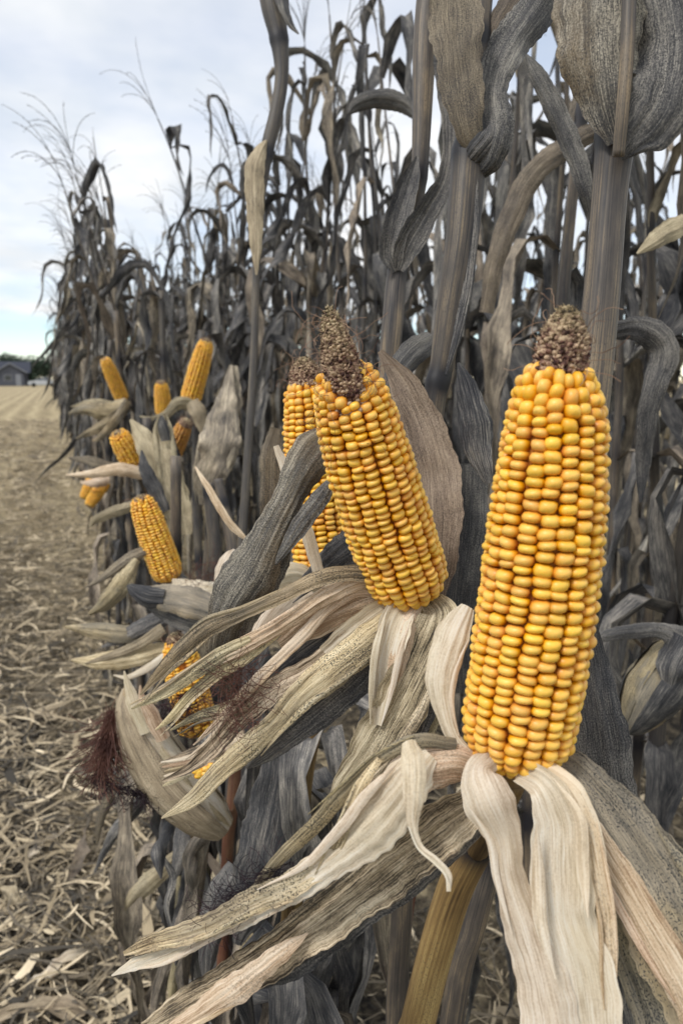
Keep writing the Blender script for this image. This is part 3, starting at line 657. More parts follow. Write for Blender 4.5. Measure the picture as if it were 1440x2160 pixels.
def tassel_geo(r):
    g = Geo(); nb = r.randint(3, 6)
    for i in range(nb+1):
        L = 0.34 if i == 0 else r.uniform(0.18, 0.30); z0 = 0 if i == 0 else r.uniform(0.0, 0.10); az_ = r.gauss(0, 0.9)
        a0 = 0.05 if i == 0 else r.uniform(0.10, 0.40); a1 = r.uniform(0.9, 1.5) if i == 0 else r.uniform(1.0, 2.3)
        p = np.array([0, 0, z0]); pts = [p]; q = 11
        for k in range(q):
            a = a0+(a1-a0)*(k/q)**1.6; d = np.array([math.sin(a)*math.cos(az_), math.sin(a)*math.sin(az_), math.cos(a)]); p = p+d*L/q; pts.append(p)
        t = tube_world(pts, np.linspace(0.0017, 0.0008, q+1), 3, cap=False); g.add(t.v[0], t.f)
        for k in range(2, q):
            for _ in range(3):
                u = r.random(); o = pts[k]*(1-u)+pts[k+1]*u; d = unit(unit(pts[k+1]-pts[k])+np.array([r.gauss(0, 0.22) for _ in range(3)])); s = unit(np.cross(d, [r.gauss(0, 1) for _ in range(3)]))*0.0012
                g.add([o, o+d*0.005+s, o+d*0.010, o+d*0.005-s], [(0, 1, 2, 3)])
    return g
TG = [tassel_geo(tr) for _ in range(6)]
TM = [to_mesh('tassel', t, MT['tassel'], False) for t in TG]
# an unpeeled ear hanging on its shank: overlapping husks closed to a point
def husk_ear_geo(r):
    g = Geo(); L = 0.21
    for lay in range(5):
        a0 = lay*1.26+r.uniform(-0.2, 0.2); n, m = 10, 6; s = np.linspace(0, 1, n); v = np.zeros((n, m+1, 3)); uv = np.zeros((n, m+1, 2))
        for j in range(m+1):
            th = a0+(j/m-0.5)*2.3; rr = (0.006+0.024*np.sin(np.clip(s*1.05+0.08, 0, 1)*math.pi)**0.7)*(1+0.03*lay)*(1+0.05*np.sin(s*9+j)); z = L*s*(1-0.12*abs(j/m-0.5))
            v[:, j] = np.stack([rr*math.cos(th), rr*math.sin(th), z], -1); uv[:, j, 0] = (j/m-0.5)*0.05; uv[:, j, 1] = s*L
        g.add(v.reshape(-1, 3), grid_faces(n, m), uv.reshape(-1, 2))
    return g
HG = [husk_ear_geo(tr) for _ in range(3)]
HM = [to_mesh('ear_of_corn', h, MT[k]) for h, k in zip(HG, ('moldy', 'olive', 'brown'))]

def plant_layout(r, lean_dir, tall=False, lowfill=True):
    """list of (kind, index, location, rotation matrix, scale) in the plant's own frame"""
    i = r.choice([1, 2, 6, 1, 3, 0]) if tall else r.randrange(7)
    g, nodes, top, tdir = ST[i]; sc_ = r.uniform(0.92, 1.02) if tall else r.uniform(1.02, 1.19)
    rot = Matrix.Rotation(lean_dir, 3, 'Z'); out = [('stalk', i, Vector((0, 0, 0)), rot, sc_)]
    phase = r.uniform(0, 6.28)
    for k, nd in enumerate(nodes):
        if k == 0: continue
        if r.random() < 0.06: continue
        z = nd[2]; kind = 'hang' if z < 0.75 else ('arch' if z < 1.55 else ('up' if r.random() < 0.4 else 'arch'))
        if kind == 'arch' and r.random() < 0.3: kind = 'hang'
        a = phase+math.pi*(k % 2)+r.uniform(-0.6, 0.6)
        s = sc_*r.uniform(0.8, 1.15)*(0.85 if z > 1.7 else 1.0)
        out.append(('leaf_'+kind, r.randrange(len(LT[kind])), rot@Vector(nd*sc_), Matrix.Rotation(a, 3, 'Z')@Matrix.Rotation(r.uniform(-0.15, 0.15), 3, 'Y'), s))
        if lowfill and z > 0.9 and r.random() < (0.95 if z < 1.5 else 0.6):
            kd = r.choice(['arch', 'arch', 'up', 'hang'] if z > 1.3 else ['arch', 'hang']); out.append(('leaf_'+kd, r.randrange(len(LT[kd])), rot@Vector(nd*sc_), Matrix.Rotation(a+r.uniform(0.8, 5.4), 3, 'Z')@Matrix.Rotation(r.uniform(-0.2, 0.3), 3, 'Y'), s*0.85))
        if kind != 'up' and lowfill and z < 1.3 and r.random() < 0.75:
            out.append(('leaf_hang', r.randrange(10), rot@Vector(nd*sc_), Matrix.Rotation(r.uniform(0, 6.28), 3, 'Z'), s*0.9))
    q = Vector((0, 0, 1)).rotation_difference(rot@Vector(tdir)).to_matrix()
    out.append(('tassel', r.randrange(6), rot@Vector(top*sc_), q@Matrix.Rotation(lean_dir+r.uniform(-0.7, 0.7), 3, 'Z'), r.uniform(0.8, 1.2)))
    if r.random() < 0.45:
        nd = nodes[r.choice([4, 5])]; a = r.uniform(0, 6.28)
        out.append(('ear', r.randrange(3), rot@Vector(nd*sc_)+Vector((math.cos(a)*0.015, math.sin(a)*0.015, 0)), Matrix.Rotation(a, 3, 'Z')@Matrix.Rotation(r.choice([0.4, 0.6, 2.5, 2.7]), 3, 'Y'), r.uniform(0.85, 1.1)))
    return out
GEO = {'leaf_up': LT['up'], 'leaf_arch': LT['arch'], 'leaf_hang': LT['hang']}
def place_piece(parent, kind, i, loc, rot, s):
    if kind.startswith('leaf_'): o = link('leaf', LM[kind[5:]][i], parent)
    elif kind == 'stalk': o = link('stalk', SM[i], parent)
    elif kind == 'tassel': o = link('tassel', TM[i], parent)
    else: o = link('ear_of_corn', HM[i], parent)
    m = rot.to_4x4()*1.0; m = Matrix.Translation(loc)@rot.to_4x4()@Matrix.Scale(s, 4); o.matrix_basis = m
    return o

# ------------------------------------------------------------------ the plants nearest the camera, built one by one
def hero(basepx, label, group=None):
    x, y = basepx
    return thing('corn_plant', (x, y, 0), label, 'corn plant', group)
def leaf(pl, mat, pts, **k): return part('leaf', ribbon(pts, **k), MT[mat], pl)
def husk(e, mat, pts, sliv=True, **k):
    g = ribbon(pts, **k); r = random.Random(len(pts)*13+int(pts[0][0]))
    if sliv and len(pts) >= 5:                 # torn strips coming away from the edge towards the tip
        for _ in range(r.choice([1, 2, 2])):
            i0 = r.randrange(1, max(2, len(pts)-3)); sg = r.choice([-1, 1]); q = []
            sub = pts[i0:min(len(pts), i0+r.choice([3, 4]))+1]
            if len(sub) < 3: continue
            for j, p in enumerate(sub):
                a, b_ = sub[max(0, j-1)], sub[min(len(sub)-1, j+1)]; t = math.atan2(b_[1]-a[1], b_[0]-a[0]); f = j/(len(sub)-1)
                off = sg*(p[3]*(0.42-0.1*f)+f*f*r.uniform(2, 16)); wd = max(1.5, p[3]*0.9*f*(1-f)+1.5)
                q.append((p[0]-math.sin(t)*off, p[1]+math.cos(t)*off, p[2]-0.002-0.002*f, wd))
            h = ribbon(q, curl=0.5, ruf=0.12, m=5); g.add(h.v[0], h.f, h.uv[0], h.at[0])
    return part('husk_leaf', g, MT[mat], e)
def low_leaves(pl, seed, n, zmax=0.85, dx=0.0):
    r = random.Random(seed)
    for k in range(n):
        z = r.uniform(0.25, zmax)
        place_piece(pl, 'leaf_hang', r.randrange(10), Vector((dx+r.uniform(-0.01, 0.01), r.uniform(-0.01, 0.01), z)), Matrix.Rotation(r.uniform(0, 6.28), 3, 'Z'), r.uniform(0.75, 1.1))

# --- plant 1: the foremost ear
p1 = hero((0.16, 0.56), 'corn plant at right front holding the largest golden ear, peeled husks hanging below')
part('stalk', stalk([(1012, 1768, .410, 79), (950, 1900, .43, 78), (885, 2140, .46, 76), (860, 2300, .49, 74)], [(1003, 1775, .41)]), MT['stalk_gold'], p1)
part('stalk', stalk([(1350, -140, .40, 80), (1325, 60, .39, 78), (1300, 270, .385, 86), (1284, 420, .385, 76), (1262, 680, .385, 80), (1222, 1000, .39, 84), (1130, 1400, .40, 86), (1012, 1765, .41, 80)], [(1300, 285, .385), (1003, 1775, .41)], ground=False), MT['stalk'], p1)
leaf(p1, 'rust', [(1300, 300, .372, 40), (1275, 200, .37, 110), (1262, 90, .37, 170), (1262, -30, .37, 190, 12), (1275, -200, .37, 200, 20)], curl=0.12, ruf=0.09, ragged=0.05)
leaf(p1, 'grey', [(1308, 335, .366, 10), (1340, 292, .362, 76), (1392, 225, .36, 140), (1418, 110, .36, 160), (1405, -30, .36, 160, -15), (1400, -160, .36, 150, -20)], curl=0.10, ruf=0.2, ragged=0.10)
part('midrib', tube_world(spline([P(1303, 330, .362), P(1312, 230, .356), (P(1322, 100, .354)), P(1330, -150, .354)], 24), np.linspace(.0030, .0036, 24), 10), MT['stalk'], p1)
leaf(p1, 'dark', [(1290, 250, .378, 60), (1330, 290, .372, 70), (1390, 255, .368, 50), (1420, 200, .366, 20)], curl=0.5, ruf=0.1)
leaf(p1, 'grey', [(1205, 1200, .43, 50), (1235, 1380, .425, 80), (1255, 1520, .42, 120), (1275, 1640, .415, 120), (1300, 1760, .41, 90), (1320, 1850, .41, 20)], curl=0.25, ruf=0.05)
e1 = ear(p1, (1080, 1612, .338), (1180, 772, .303), 0.0250, 18, 40, 0.028, 'obj', 'kernel', 0.45, 5, 'largest golden ear of corn, tilted towards the viewer', 26, wob=0.05, bend=0.012)
# shank
part('shank', tube_world(spline([P(1075, 1640, .345), P(1050, 1700, .36), P(1020, 1760, .39), P(1005, 1790, .41)], 12), np.linspace(.008, .007, 12), 12), MT['stalk_gold'], e1)
husk(e1, 'cream', [(1030, 1600, .322, 50), (1010, 1630, .310, 70), (1028, 1685, .302, 104), (1062, 1765, .302, 76), (1075, 1850, .300, 66), (1110, 1960, .297, 92), (1140, 2060, .294, 112), (1165, 2190, .290, 120)], curl=0.55, ruf=0.05, m=22)
husk(e1, 'cream', [(1085, 1622, .318, 46), (1140, 1655, .305, 70), (1178, 1735, .298, 112), (1182, 1840, .296, 122), (1190, 1940, .292, 135), (1222, 2050, .288, 140), (1245, 2200, .284, 150)], curl=-0.35, ruf=0.06, m=22)
husk(e1, 'cream', [(1056, 1740, .312, 3), (1062, 1800, .306, 30, 20), (1080, 1900, .306, 36, 25), (1105, 2010, .303, 36, 20), (1125, 2200, .30, 34)], curl=0.4, ruf=0.03)
husk(e1, 'pink', [(1120, 1618, .322, 50), (1195, 1660, .308, 56), (1240, 1740, .302, 44), (1262, 1840, .298, 40), (1280, 1950, .295, 38), (1284, 2060, .293, 30), (1280, 2130, .292, 8)], curl=0.4, ruf=0.04)
husk(e1, 'moldy', [(1150, 1590, .335, 60), (1225, 1650, .325, 105), (1320, 1780, .315, 170), (1410, 1930, .305, 210), (1490, 2090, .297, 220), (1540, 2200, .29, 200)], curl=-0.3, ruf=0.05, m=22)
husk(e1, 'pink', [(1195, 1665, .331, 3), (1240, 1740, .325, 46), (1295, 1835, .320, 70), (1370, 1960, .312, 80), (1450, 2100, .305, 80), (1500, 2220, .30, 60)], curl=0.4, ruf=0.05)
husk(e1, 'dark', [(1230, 1760, .35, 60), (1300, 1900, .35, 120), (1370, 2050, .345, 170), (1420, 2220, .34, 160)], curl=0.3, ruf=0.07)
husk(e1, 'moldy', [(1200, 1720, .338, 4), (1240, 1810, .335, 50), (1315, 1960, .33, 90), (1380, 2120, .325, 100), (1420, 2250, .32, 100)], curl=-0.3, ruf=0.07)
husk(e1, 'pink', [(1010, 1625, .333, 60), (960, 1610, .328, 80), (900, 1620, .325, 90), (850, 1650, .325, 90), (800, 1700, .328, 60)], curl=0.35, ruf=0.05, m=22)
husk(e1, 'cream', [(905, 1590, .322, 40), (870, 1630, .318, 90), (810, 1710, .320, 125), (740, 1780, .325, 100), (650, 1850, .335, 66), (560, 1905, .345, 56), (450, 1955, .36, 52), (345, 2008, .375, 46), (285, 2032, .382, 26), (236, 2058, .388, 3)], curl=0.25, ruf=0.06, m=22, ragged=0.08)
husk(e1, 'yellow', [(790, 1765, .330, 3), (700, 1818, .332, 40), (600, 1872, .339, 56), (500, 1920, .349, 50), (420, 1960, .361, 44), (330, 1985, .373, 34), (262, 2012, .38, 8)], curl=0.2, ruf=0.08, ragged=0.09)
husk(e1, 'olive', [(960, 1570, .328, 26), (880, 1563, .322, 30), (800, 1600, .325, 28), (730, 1665, .332, 34), (670, 1735, .34, 34), (600, 1800, .35, 28), (545, 1865, .358, 20), (515, 1900, .36, 5)], curl=0.45, ruf=0.06)
husk(e1, 'yellow', [(800, 1600, .322, 14), (760, 1660, .322, 28), (725, 1740, .325, 28), (700, 1800, .33, 22), (675, 1850, .335, 5)], curl=0.5, ruf=0.06)
husk(e1, 'stripe', [(1030, 1680, .338, 70), (950, 1735, .338, 100), (860, 1805, .343, 112), (750, 1890, .352, 104), (640, 1970, .362, 94), (520, 2050, .374, 84), (400, 2115, .386, 66), (300, 2175, .395, 30)], curl=-0.3, ruf=0.07, m=22, ragged=0.07)
husk(e1, 'grey', [(1000, 1730, .352, 60), (880, 1830, .355, 80), (740, 1930, .365, 80), (640, 2010, .375, 74), (560, 2050, .384, 60), (440, 2090, .394, 40), (340, 2130, .40, 10)], curl=0.3, ruf=0.07)
husk(e1, 'pink', [(650, 1968, .360, 3), (600, 2005, .360, 34), (550, 2045, .362, 50), (490, 2090, .368, 56), (400, 2150, .376, 40), (330, 2190, .38, 10)], curl=0.4, ruf=0.1, ragged=0.1)
husk(e1, 'cream', [(862, 1565, .306, 30), (872, 1610, .298, 52), (872, 1680, .294, 44), (870, 1740, .293, 22), (885, 1785, .292, 14), (920, 1815, .29, 13), (945, 1845, .289, 14), (948, 1880, .288, 5)], curl=0.5, ruf=0.08)
husk(e1, 'cream', [(985, 1590, .33, 26), (955, 1555, .334, 30), (935, 1490, .338, 44), (930, 1420, .342, 66), (955, 1340, .348, 72), (985, 1280, .352, 30)], curl=0.6, ruf=0.05)
rq = random.Random(5)
def _st7():
    q = rq.random(); return P(610-q*160+rq.gauss(0, 10), 1825+q*110+rq.gauss(0, 9), .352+q*.02+rq.gauss(0, .002)), -RGT*0.8-UPV*0.6
part('silk', strands(_st7, 260, rq, 0.022, 0.35, 0.00014, 1.1), MT['silk_dark'], e1)
low_leaves(p1, 31, 14, 0.9)

# --- plant 2: the ear in sharp focus, second from the front
p2 = hero((0.21, 0.60), 'corn plant holding the sharply focused golden ear with a tall shaggy brown tip')
part('stalk', stalk([(1022, -90, .56, 52), (1012, 60, .55, 46), (1000, 240, .545, 60), (990, 320, .535, 76), (974, 500, .53, 74), (950, 650, .53, 66), (930, 775, .53, 52), (918, 830, .53, 50), (905, 950, .53, 50), (885, 1200, .53, 50), (862, 1500, .55, 50), (848, 1900, .57, 48), (835, 2150, .60, 48)], [(1005, 85, .55), (988, 325, .535), (922, 805, .53)]), MT['stalk'], p2)
leaf(p2, 'brown', [(1008, 330, .525, 30), (985, 260, .518, 66), (970, 150, .516, 96), (960, 40, .516, 110), (952, -120, .516, 116)], curl=0.2, ruf=0.08, ragged=0.08)
leaf(p2, 'grey', [(1000, 372, .530, 24), (1028, 335, .524, 66), (1044, 270, .523, 76), (1040, 190, .53, 62), (1064, 110, .54, 84), (1115, 30, .55, 96), (1175, -60, .56, 100)], curl=0.5, ruf=0.1)
leaf(p2, 'dark', [(985, 345, .528, 30), (1008, 318, .521, 50), (1030, 290, .519, 40), (1036, 262, .52, 8)], curl=0.5, ruf=0.12)
leaf(p2, 'brown', [(1030, 170, .545, 30), (1050, 90, .55, 60), (1080, 30, .555, 80), (1130, -40, .56, 90)], curl=0.6, ruf=0.12)
leaf(p2, 'dark', [(1002, 380, .523, 10), (998, 480, .522, 22), (985, 600, .522, 24), (965, 700, .522, 20), (940, 790, .523, 6)], curl=0.4, ruf=0.04)
leaf(p2, 'pinkish', [(800, 740, .52, 10), (850, 810, .515, 60), (895, 910, .51, 90), (920, 1010, .505, 104), (925, 1110, .50, 96), (918, 1200, .498, 80), (905, 1280, .495, 50)], curl=-0.3, ruf=0.04)
leaf(p2, 'dark', [(966, 765, .50, 6), (985, 820, .50, 44), (1000, 890, .50, 70), (1010, 955, .50, 56), (1030, 1020, .50, 16)], curl=0.35, ruf=0.14)
leaf(p2, 'grey', [(990, 980, .56, 70), (985, 1100, .555, 90), (970, 1220, .55, 100), (960, 1340, .55, 90), (965, 1460, .55, 60)], curl=0.3, ruf=0.05)
e2 = ear(p2, (870, 1258, .466), (722, 775, .398), 0.0258, 18, 36, 0.032, 'obj', 'kernel', 0.42, 9, 'golden ear of corn in sharp focus with a tall shaggy brown tip', 90, bare=(0.65, 0.91), tipbend=(-0.2, 0.05), wob=0.06, bend=-0.01)
part('shank', tube_world(spline([P(868, 1265, .47), P(880, 1310, .50), P(880, 1360, .53)], 10), .007, 12), MT['stalk_gold'], e2)
rs = random.Random(77)
def _st():
    q = rs.random(); return P(700+rs.uniform(-30, 60), 760+q*160, .402+q*0.006-0.004), np.array([rs.gauss(0, .5), rs.gauss(0, .2), -1])
part('silk', strands(_st, 46, rs, 0.03, 0.5, 0.00012, 1.0), MT['silk'], e2)
husk(e2, 'olive', [(800, 1225, .452, 28), (765, 1210, .444, 36), (690, 1215, .44, 34), (600, 1254, .438, 32), (517, 1291, .437, 30), (441, 1325, .437, 38), (384, 1373, .438, 40), (345, 1411, .44, 28), (296, 1466, .442, 4)], curl=0.25, ruf=0.05)
husk(e2, 'pink', [(815, 1240, .456, 30), (760, 1225, .449, 40), (689, 1256, .445, 40), (632, 1293, .443, 36), (575, 1330, .442, 34), (517, 1362, .441, 34), (441, 1398, .441, 28)], curl=0.4, ruf=0.05)
husk(e2, 'yellow', [(530, 1350, .4405, 26), (460, 1385, .440, 34), (400, 1425, .440, 32), (340, 1465, .441, 22), (278, 1495, .443, 4)], curl=0.35, ruf=0.06)
husk(e2, 'yellow', [(600, 1320, .446, 20), (520, 1385, .444, 26), (455, 1425, .444, 26), (400, 1470, .445, 24), (360, 1515, .446, 16), (328, 1540, .447, 3)], curl=0.45, ruf=0.06)
husk(e2, 'pink', [(810, 1250, .458, 30), (750, 1246, .452, 30), (690, 1285, .449, 26), (632, 1348, .447, 26), (575, 1402, .446, 24), (517, 1458, .446, 20), (464, 1518, .447, 16), (408, 1572, .449, 3)], curl=0.45, ruf=0.06)
husk(e2, 'pink', [(860, 1255, .462, 40), (790, 1260, .457, 66), (720, 1285, .455, 74), (650, 1320, .455, 60), (590, 1360, .457, 20)], curl=0.3, ruf=0.06)
husk(e2, 'dark', [(820, 1275, .468, 50), (740, 1315, .467, 76), (640, 1380, .466, 80), (560, 1440, .467, 60), (480, 1490, .468, 20)], curl=0.25, ruf=0.06)
husk(e2, 'cream', [(868, 1268, .458, 40), (810, 1290, .450, 60), (750, 1335, .446, 62), (690, 1385, .445, 50)], curl=-0.35, ruf=0.06)
husk(e2, 'stripe', [(740, 1345, .447, 50), (650, 1415, .4455, 50), (575, 1455, .445, 50), (510, 1510, .445, 48), (450, 1575, .446, 40), (400, 1620, .447, 22), (343, 1648, .448, 4)], curl=-0.3, ruf=0.07, ragged=0.08)
husk(e2, 'yellow', [(850, 1290, .458, 50), (790, 1345, .447, 72), (700, 1415, .4405, 72), (632, 1472, .439, 60), (582, 1526, .438, 44), (530, 1570, .438, 52), (470, 1622, .439, 44), (403, 1688, .441, 32), (341, 1726, .443, 3)], curl=0.35, ruf=0.05)
husk(e2, 'grey', [(810, 1375, .46, 50), (730, 1455, .455, 70), (640, 1530, .453, 56), (560, 1590, .452, 36), (520, 1620, .452, 8)], curl=0.3, ruf=0.06)
husk(e2, 'olive', [(700, 1380, .452, 40), (600, 1450, .45, 44), (500, 1490, .45, 34), (420, 1510, .451, 20), (360, 1540, .452, 4)], curl=0.3, ruf=0.07)
husk(e2, 'cream', [(868, 1270, .452, 34), (840, 1300, .441, 66), (818, 1370, .437, 66), (806, 1450, .437, 50), (795, 1530, .438, 16)], curl=-0.4, ruf=0.05)
husk(e2, 'pink', [(880, 1275, .453, 24), (858, 1320, .444, 40), (840, 1390, .441, 40), (825, 1460, .441, 20)], curl=0.5, ruf=0.06)
husk(e2, 'stripe', [(905, 1262, .456, 40), (925, 1300, .444, 84), (890, 1390, .437, 100), (842, 1490, .435, 112), (780, 1590, .436, 96), (725, 1660, .438, 50), (690, 1710, .44, 6)], curl=-0.35, ruf=0.04, m=22)
husk(e2, 'grey', [(930, 1400, .445, 40), (890, 1500, .441, 60), (840, 1590, .441, 60), (780, 1660, .442, 30), (740, 1720, .443, 6)], curl=0.3, ruf=0.06)
husk(e2, 'olive', [(930, 1480, .452, 30), (880, 1560, .45, 50), (800, 1640, .449, 40), (740, 1690, .448, 20)], curl=0.4, ruf=0.06)
def _st2(): return P(500+rs.gauss(0, 22), 1470+rs.uniform(-70, 60), .437+rs.gauss(0, .004)), np.array([rs.gauss(0, .35), 0, rs.uniform(-1, .6)])
part('silk', strands(_st2, 210, rs, 0.03, 0.5, 0.00016, 1.3), MT['silk'], e2)
low_leaves(p2, 32, 16, 0.95)

# --- plant 3: the ear half hidden behind it
p3 = hero((0.25, 0.72), 'corn plant whose golden ear is half hidden behind the sharply focused ear')
part('stalk', stalk([(908, -60, .66, 54), (895, 100, .66, 52), (884, 360, .66, 38), (864, 460, .66, 42), (838, 570, .66, 44), (826, 700, .66, 48), (805, 900, .67, 44), (760, 1150, .68, 44), (690, 1420, .68, 44)], [(884, 370, .66), (838, 560, .66)], ground=False), MT['stalk'], p3)
part('stalk', stalk([(691, 1415, .68, 45), (645, 1600, .68, 46), (625, 1800, .69, 46), (600, 2170, .73, 46)], [(691, 1415, .68), (612, 2020, .71)]), MT['stalk_gold'], p3)
leaf(p3, 'grey', [(838, 572, .648, 24), (826, 525, .640, 54), (846, 440, .638, 54), (868, 370, .64, 34), (880, 330, .645, 6)], curl=-0.5, ruf=0.05)
leaf(p3, 'grey', [(840, 570, .645, 24), (862, 515, .634, 58), (905, 440, .63, 50), (940, 372, .63, 36), (948, 280, .635, 30), (936, 150, .64, 40), (928, 0, .645, 42), (926, -80, .645, 42)], curl=-0.5, ruf=0.05)
leaf(p3, 'grey', [(910, 715, .62, 40), (870, 745, .61, 56), (835, 790, .605, 50), (815, 830, .60, 20)], curl=0.5, ruf=0.06)
e3 = ear(p3, (686, 1232, .632), (645, 800, .60), 0.0245, 16, 36, 0.022, 'obj', 'kernel', 0.55, 14, 'golden ear of corn half hidden behind the sharp one, with curly silk', 70, wob=0.05)
leaf(p3, 'rust', [(705, 915, .47, 30), (670, 945, .463, 86), (638, 990, .458, 88), (606, 1055, .455, 64), (570, 1125, .452, 76), (530, 1205, .45, 112), (485, 1280, .449, 92), (457, 1360, .45, 50), (463, 1450, .452, 20)], curl=0.4, ruf=0.05, m=22)
leaf(p3, 'rust', [(600, 1110, .458, 40), (560, 1200, .456, 90), (510, 1290, .456, 80), (480, 1380, .458, 50), (475, 1470, .46, 20)], curl=-0.4, ruf=0.05)
leaf(p3, 'grey', [(708, 1000, .455, 6), (676, 1050, .452, 38), (635, 1105, .45, 40), (600, 1160, .449, 22), (572, 1200, .45, 3)], curl=0.4, ruf=0.05)
leaf(p3, 'cream', [(582, 940, .50, 12), (600, 985, .50, 22), (628, 1065, .50, 24), (652, 1140, .50, 28), (672, 1205, .50, 24)], curl=0.3, ruf=0.03)
leaf(p3, 'brown', [(590, 905, .66, 40), (580, 960, .66, 60), (576, 1040, .66, 56), (570, 1120, .66, 40)], curl=0.3, ruf=0.06)
husk(e3, 'grey', [(780, 1130, .56, 80), (735, 1160, .54, 84), (690, 1195, .525, 60), (640, 1235, .515, 30), (610, 1265, .51, 6)], curl=0.3, ruf=0.06)
husk(e3, 'cream', [(680, 1235, .62, 40), (620, 1215, .59, 60), (560, 1240, .57, 50), (500, 1290, .56, 10)], curl=0.4, ruf=0.06)
husk(e3, 'cream', [(640, 1240, .60, 60), (590, 1290, .57, 70), (550, 1340, .56, 50), (500, 1400, .56, 10)], curl=0.4, ruf=0.08)
leaf(p3, 'dark', [(600, 1560, .66, 60), (585, 1680, .655, 110), (560, 1800, .65, 120), (530, 1900, .65, 90), (500, 1990, .66, 20)], curl=0.3, ruf=0.05)
leaf(p3, 'dark', [(780, 1500, .62, 40), (775, 1620, .61, 70), (760, 1740, .61, 70), (770, 1860, .61, 50), (760, 1960, .62, 10)], curl=-0.3, ruf=0.06)
leaf(p3, 'grey', [(500, 1830, .70, 50), (460, 1900, .69, 60), (440, 1990, .69, 50), (435, 2080, .70, 10)], curl=0.4, ruf=0.08)
low_leaves(p3, 33, 16, 0.95)

# --- plant 4: bent stalk against the sky, half eaten ear and a closed ear with purple silk
p4 = hero((0.22, 1.02), 'corn plant with the bent dark stalk against the sky and a closed pale ear')
part('stalk', stalk([(560, -90, 1.0, 52), (574, 10, 1.0, 52), (588, 80, 1.0, 42), (594, 160, 1.0, 31), (582, 240, 1.0, 31), (563, 320, 1.0, 30), (546, 450, 1.0, 19), (540, 600, 1.0, 17), (533, 800, 1.0, 18), (520, 1000, 1.0, 19), (505, 1250, 1.0, 22), (494, 1550, 1.0, 30), (486, 1760, 1.0, 30), (474, 2050, 1.02, 30)], [(562, 325, 1.0), (592, 85, 1.0), (487, 1745, 1.0)]), MT['stalk_dark'], p4)
leaf(p4, 'tan', [(562, 296, .99, 6), (548, 322, .985, 30), (537, 360, .98, 42), (538, 430, .98, 38), (540, 520, .98, 24), (541, 580, .98, 4)], curl=0.3, ruf=0.04)
leaf(p4, 'dark', [(590, -20, .985, 36), (600, 20, .98, 22), (612, 50, .98, 14), (630, 72, .98, 3)], curl=0.3)
e5 = ear(p4, (420, 1545, .92), (372, 1352, .90), 0.0245, 14, 30, 0.014, 'obj', 'kernel', 0.5, 19, 'ear of corn with a blackened tip, crossed by drooping husks', 18, missing=0.12, hires=False)
def _st3(): return P(380+rs.gauss(0, 30), 1505+rs.gauss(0, 22), .86+rs.gauss(0, .01)), np.array([rs.gauss(0, .6), 0, rs.gauss(0, .6)])
part('silk', strands(_st3, 150, rs, 0.05, 0.5, 0.0004, 1.6), MT['silk_dark'], e5)
husk(e5, 'moldy', [(460, 1290, .86, 60), (400, 1270, .86, 66), (335, 1258, .87, 50), (278, 1246, .88, 14)], curl=0.35, ruf=0.08)
husk(e5, 'dark', [(350, 1262, .865, 40), (310, 1258, .87, 44), (278, 1240, .88, 20), (268, 1235, .88, 4)], curl=0.5, ruf=0.08)
husk(e5, 'grey', [(470, 1320, .87, 40), (400, 1310, .87, 50), (350, 1290, .88, 40), (300, 1270, .89, 8)], curl=0.3, ruf=0.08)
# closed ear
def closed_ear(pl, pts, mats, seed, label):
    a = np.array([[*P(p[0], p[1], p[2]), p[3]*p[2]/FPX/2] for p in pts]); s = spline(a, 30); c, rad = s[:, :3], s[:, 3]
    core = part('ear_of_corn', tube_world(c, rad*0.82, 14), MT[mats[0]], pl, label=label)
    T = np.gradient(c, axis=0); T /= np.linalg.norm(T, axis=1)[:, None]; r = random.Random(seed)
    v0 = unit(CAM-c.mean(0))
    for k in range(6):
        a0 = k*1.05+r.uniform(-.2, .2); m = 8; V = np.zeros((30, m+1, 3)); uv = np.zeros((30, m+1, 2)); f0 = r.uniform(0.0, 0.12)
        for i in range(30):
            S = unit(v0-T[i]*(v0@T[i])); N = np.cross(T[i], S); q = i/29
            op = 1+max(0, q-0.8)*r.uniform(0.5, 1.6)
            for j in range(m+1):
                th = a0+(j/m-0.5)*1.9*(1-0.9*max(0, q-0.75)*4*0.25*r.uniform(0.9, 1.0)); ra = rad[i]*(0.90+0.03*k+0.04*math.sin(j*2.4+k)+0.03*math.sin(q*17+k*2+j*.9)+0.02*math.sin(q*41+j*1.7))*op
                V[i, j] = c[i]+ra*(math.cos(th)*S+math.sin(th)*N); uv[i, j] = ((j/m-0.5)*0.05, q*0.2)
        part('husk_leaf', Geo().add(V.reshape(-1, 3), grid_faces(30, m), uv.reshape(-1, 2)), MT[mats[k % len(mats)]], core)
    return core
ce = closed_ear(p4, [(470, 1745, .80, 60), (425, 1705, .79, 104), (365, 1645, .78, 118), (315, 1570, .775, 106), (282, 1505, .77, 74), (270, 1450, .77, 18)], ['yellow', 'cream', 'tan'], 3, 'closed ear wrapped in pale husk with a bunch of purple silk at its end')
def _st4():
    q = rs.random(); return P(240-q*20+rs.gauss(0, 8), 1490+q*110, .765+rs.gauss(0, .006)), np.array([-.25, 0, -1])
part('silk', strands(_st4, 420, rs, 0.05, 0.22, 0.00035, 0.7), MT['silk'], ce)
def _st5():
    q = rs.random(); return P(190+q*120+rs.gauss(0, 5), 1640+q*42+rs.gauss(0, 5), .762+rs.gauss(0, .004)), RGT*1.0-UPV*0.3
part('silk', strands(_st5, 190, rs, 0.03, 0.35, 0.0003, 1.2), MT['silk_dark'], ce)
husk(ce, 'pink', [(300, 1540, .765, 30), (275, 1480, .762, 30), (268, 1430, .762, 5)], curl=0.4)
husk(ce, 'cream', [(310, 1545, .752, 26), (285, 1490, .75, 30), (272, 1450, .75, 18), (262, 1415, .75, 3)], curl=0.5, ruf=0.1)
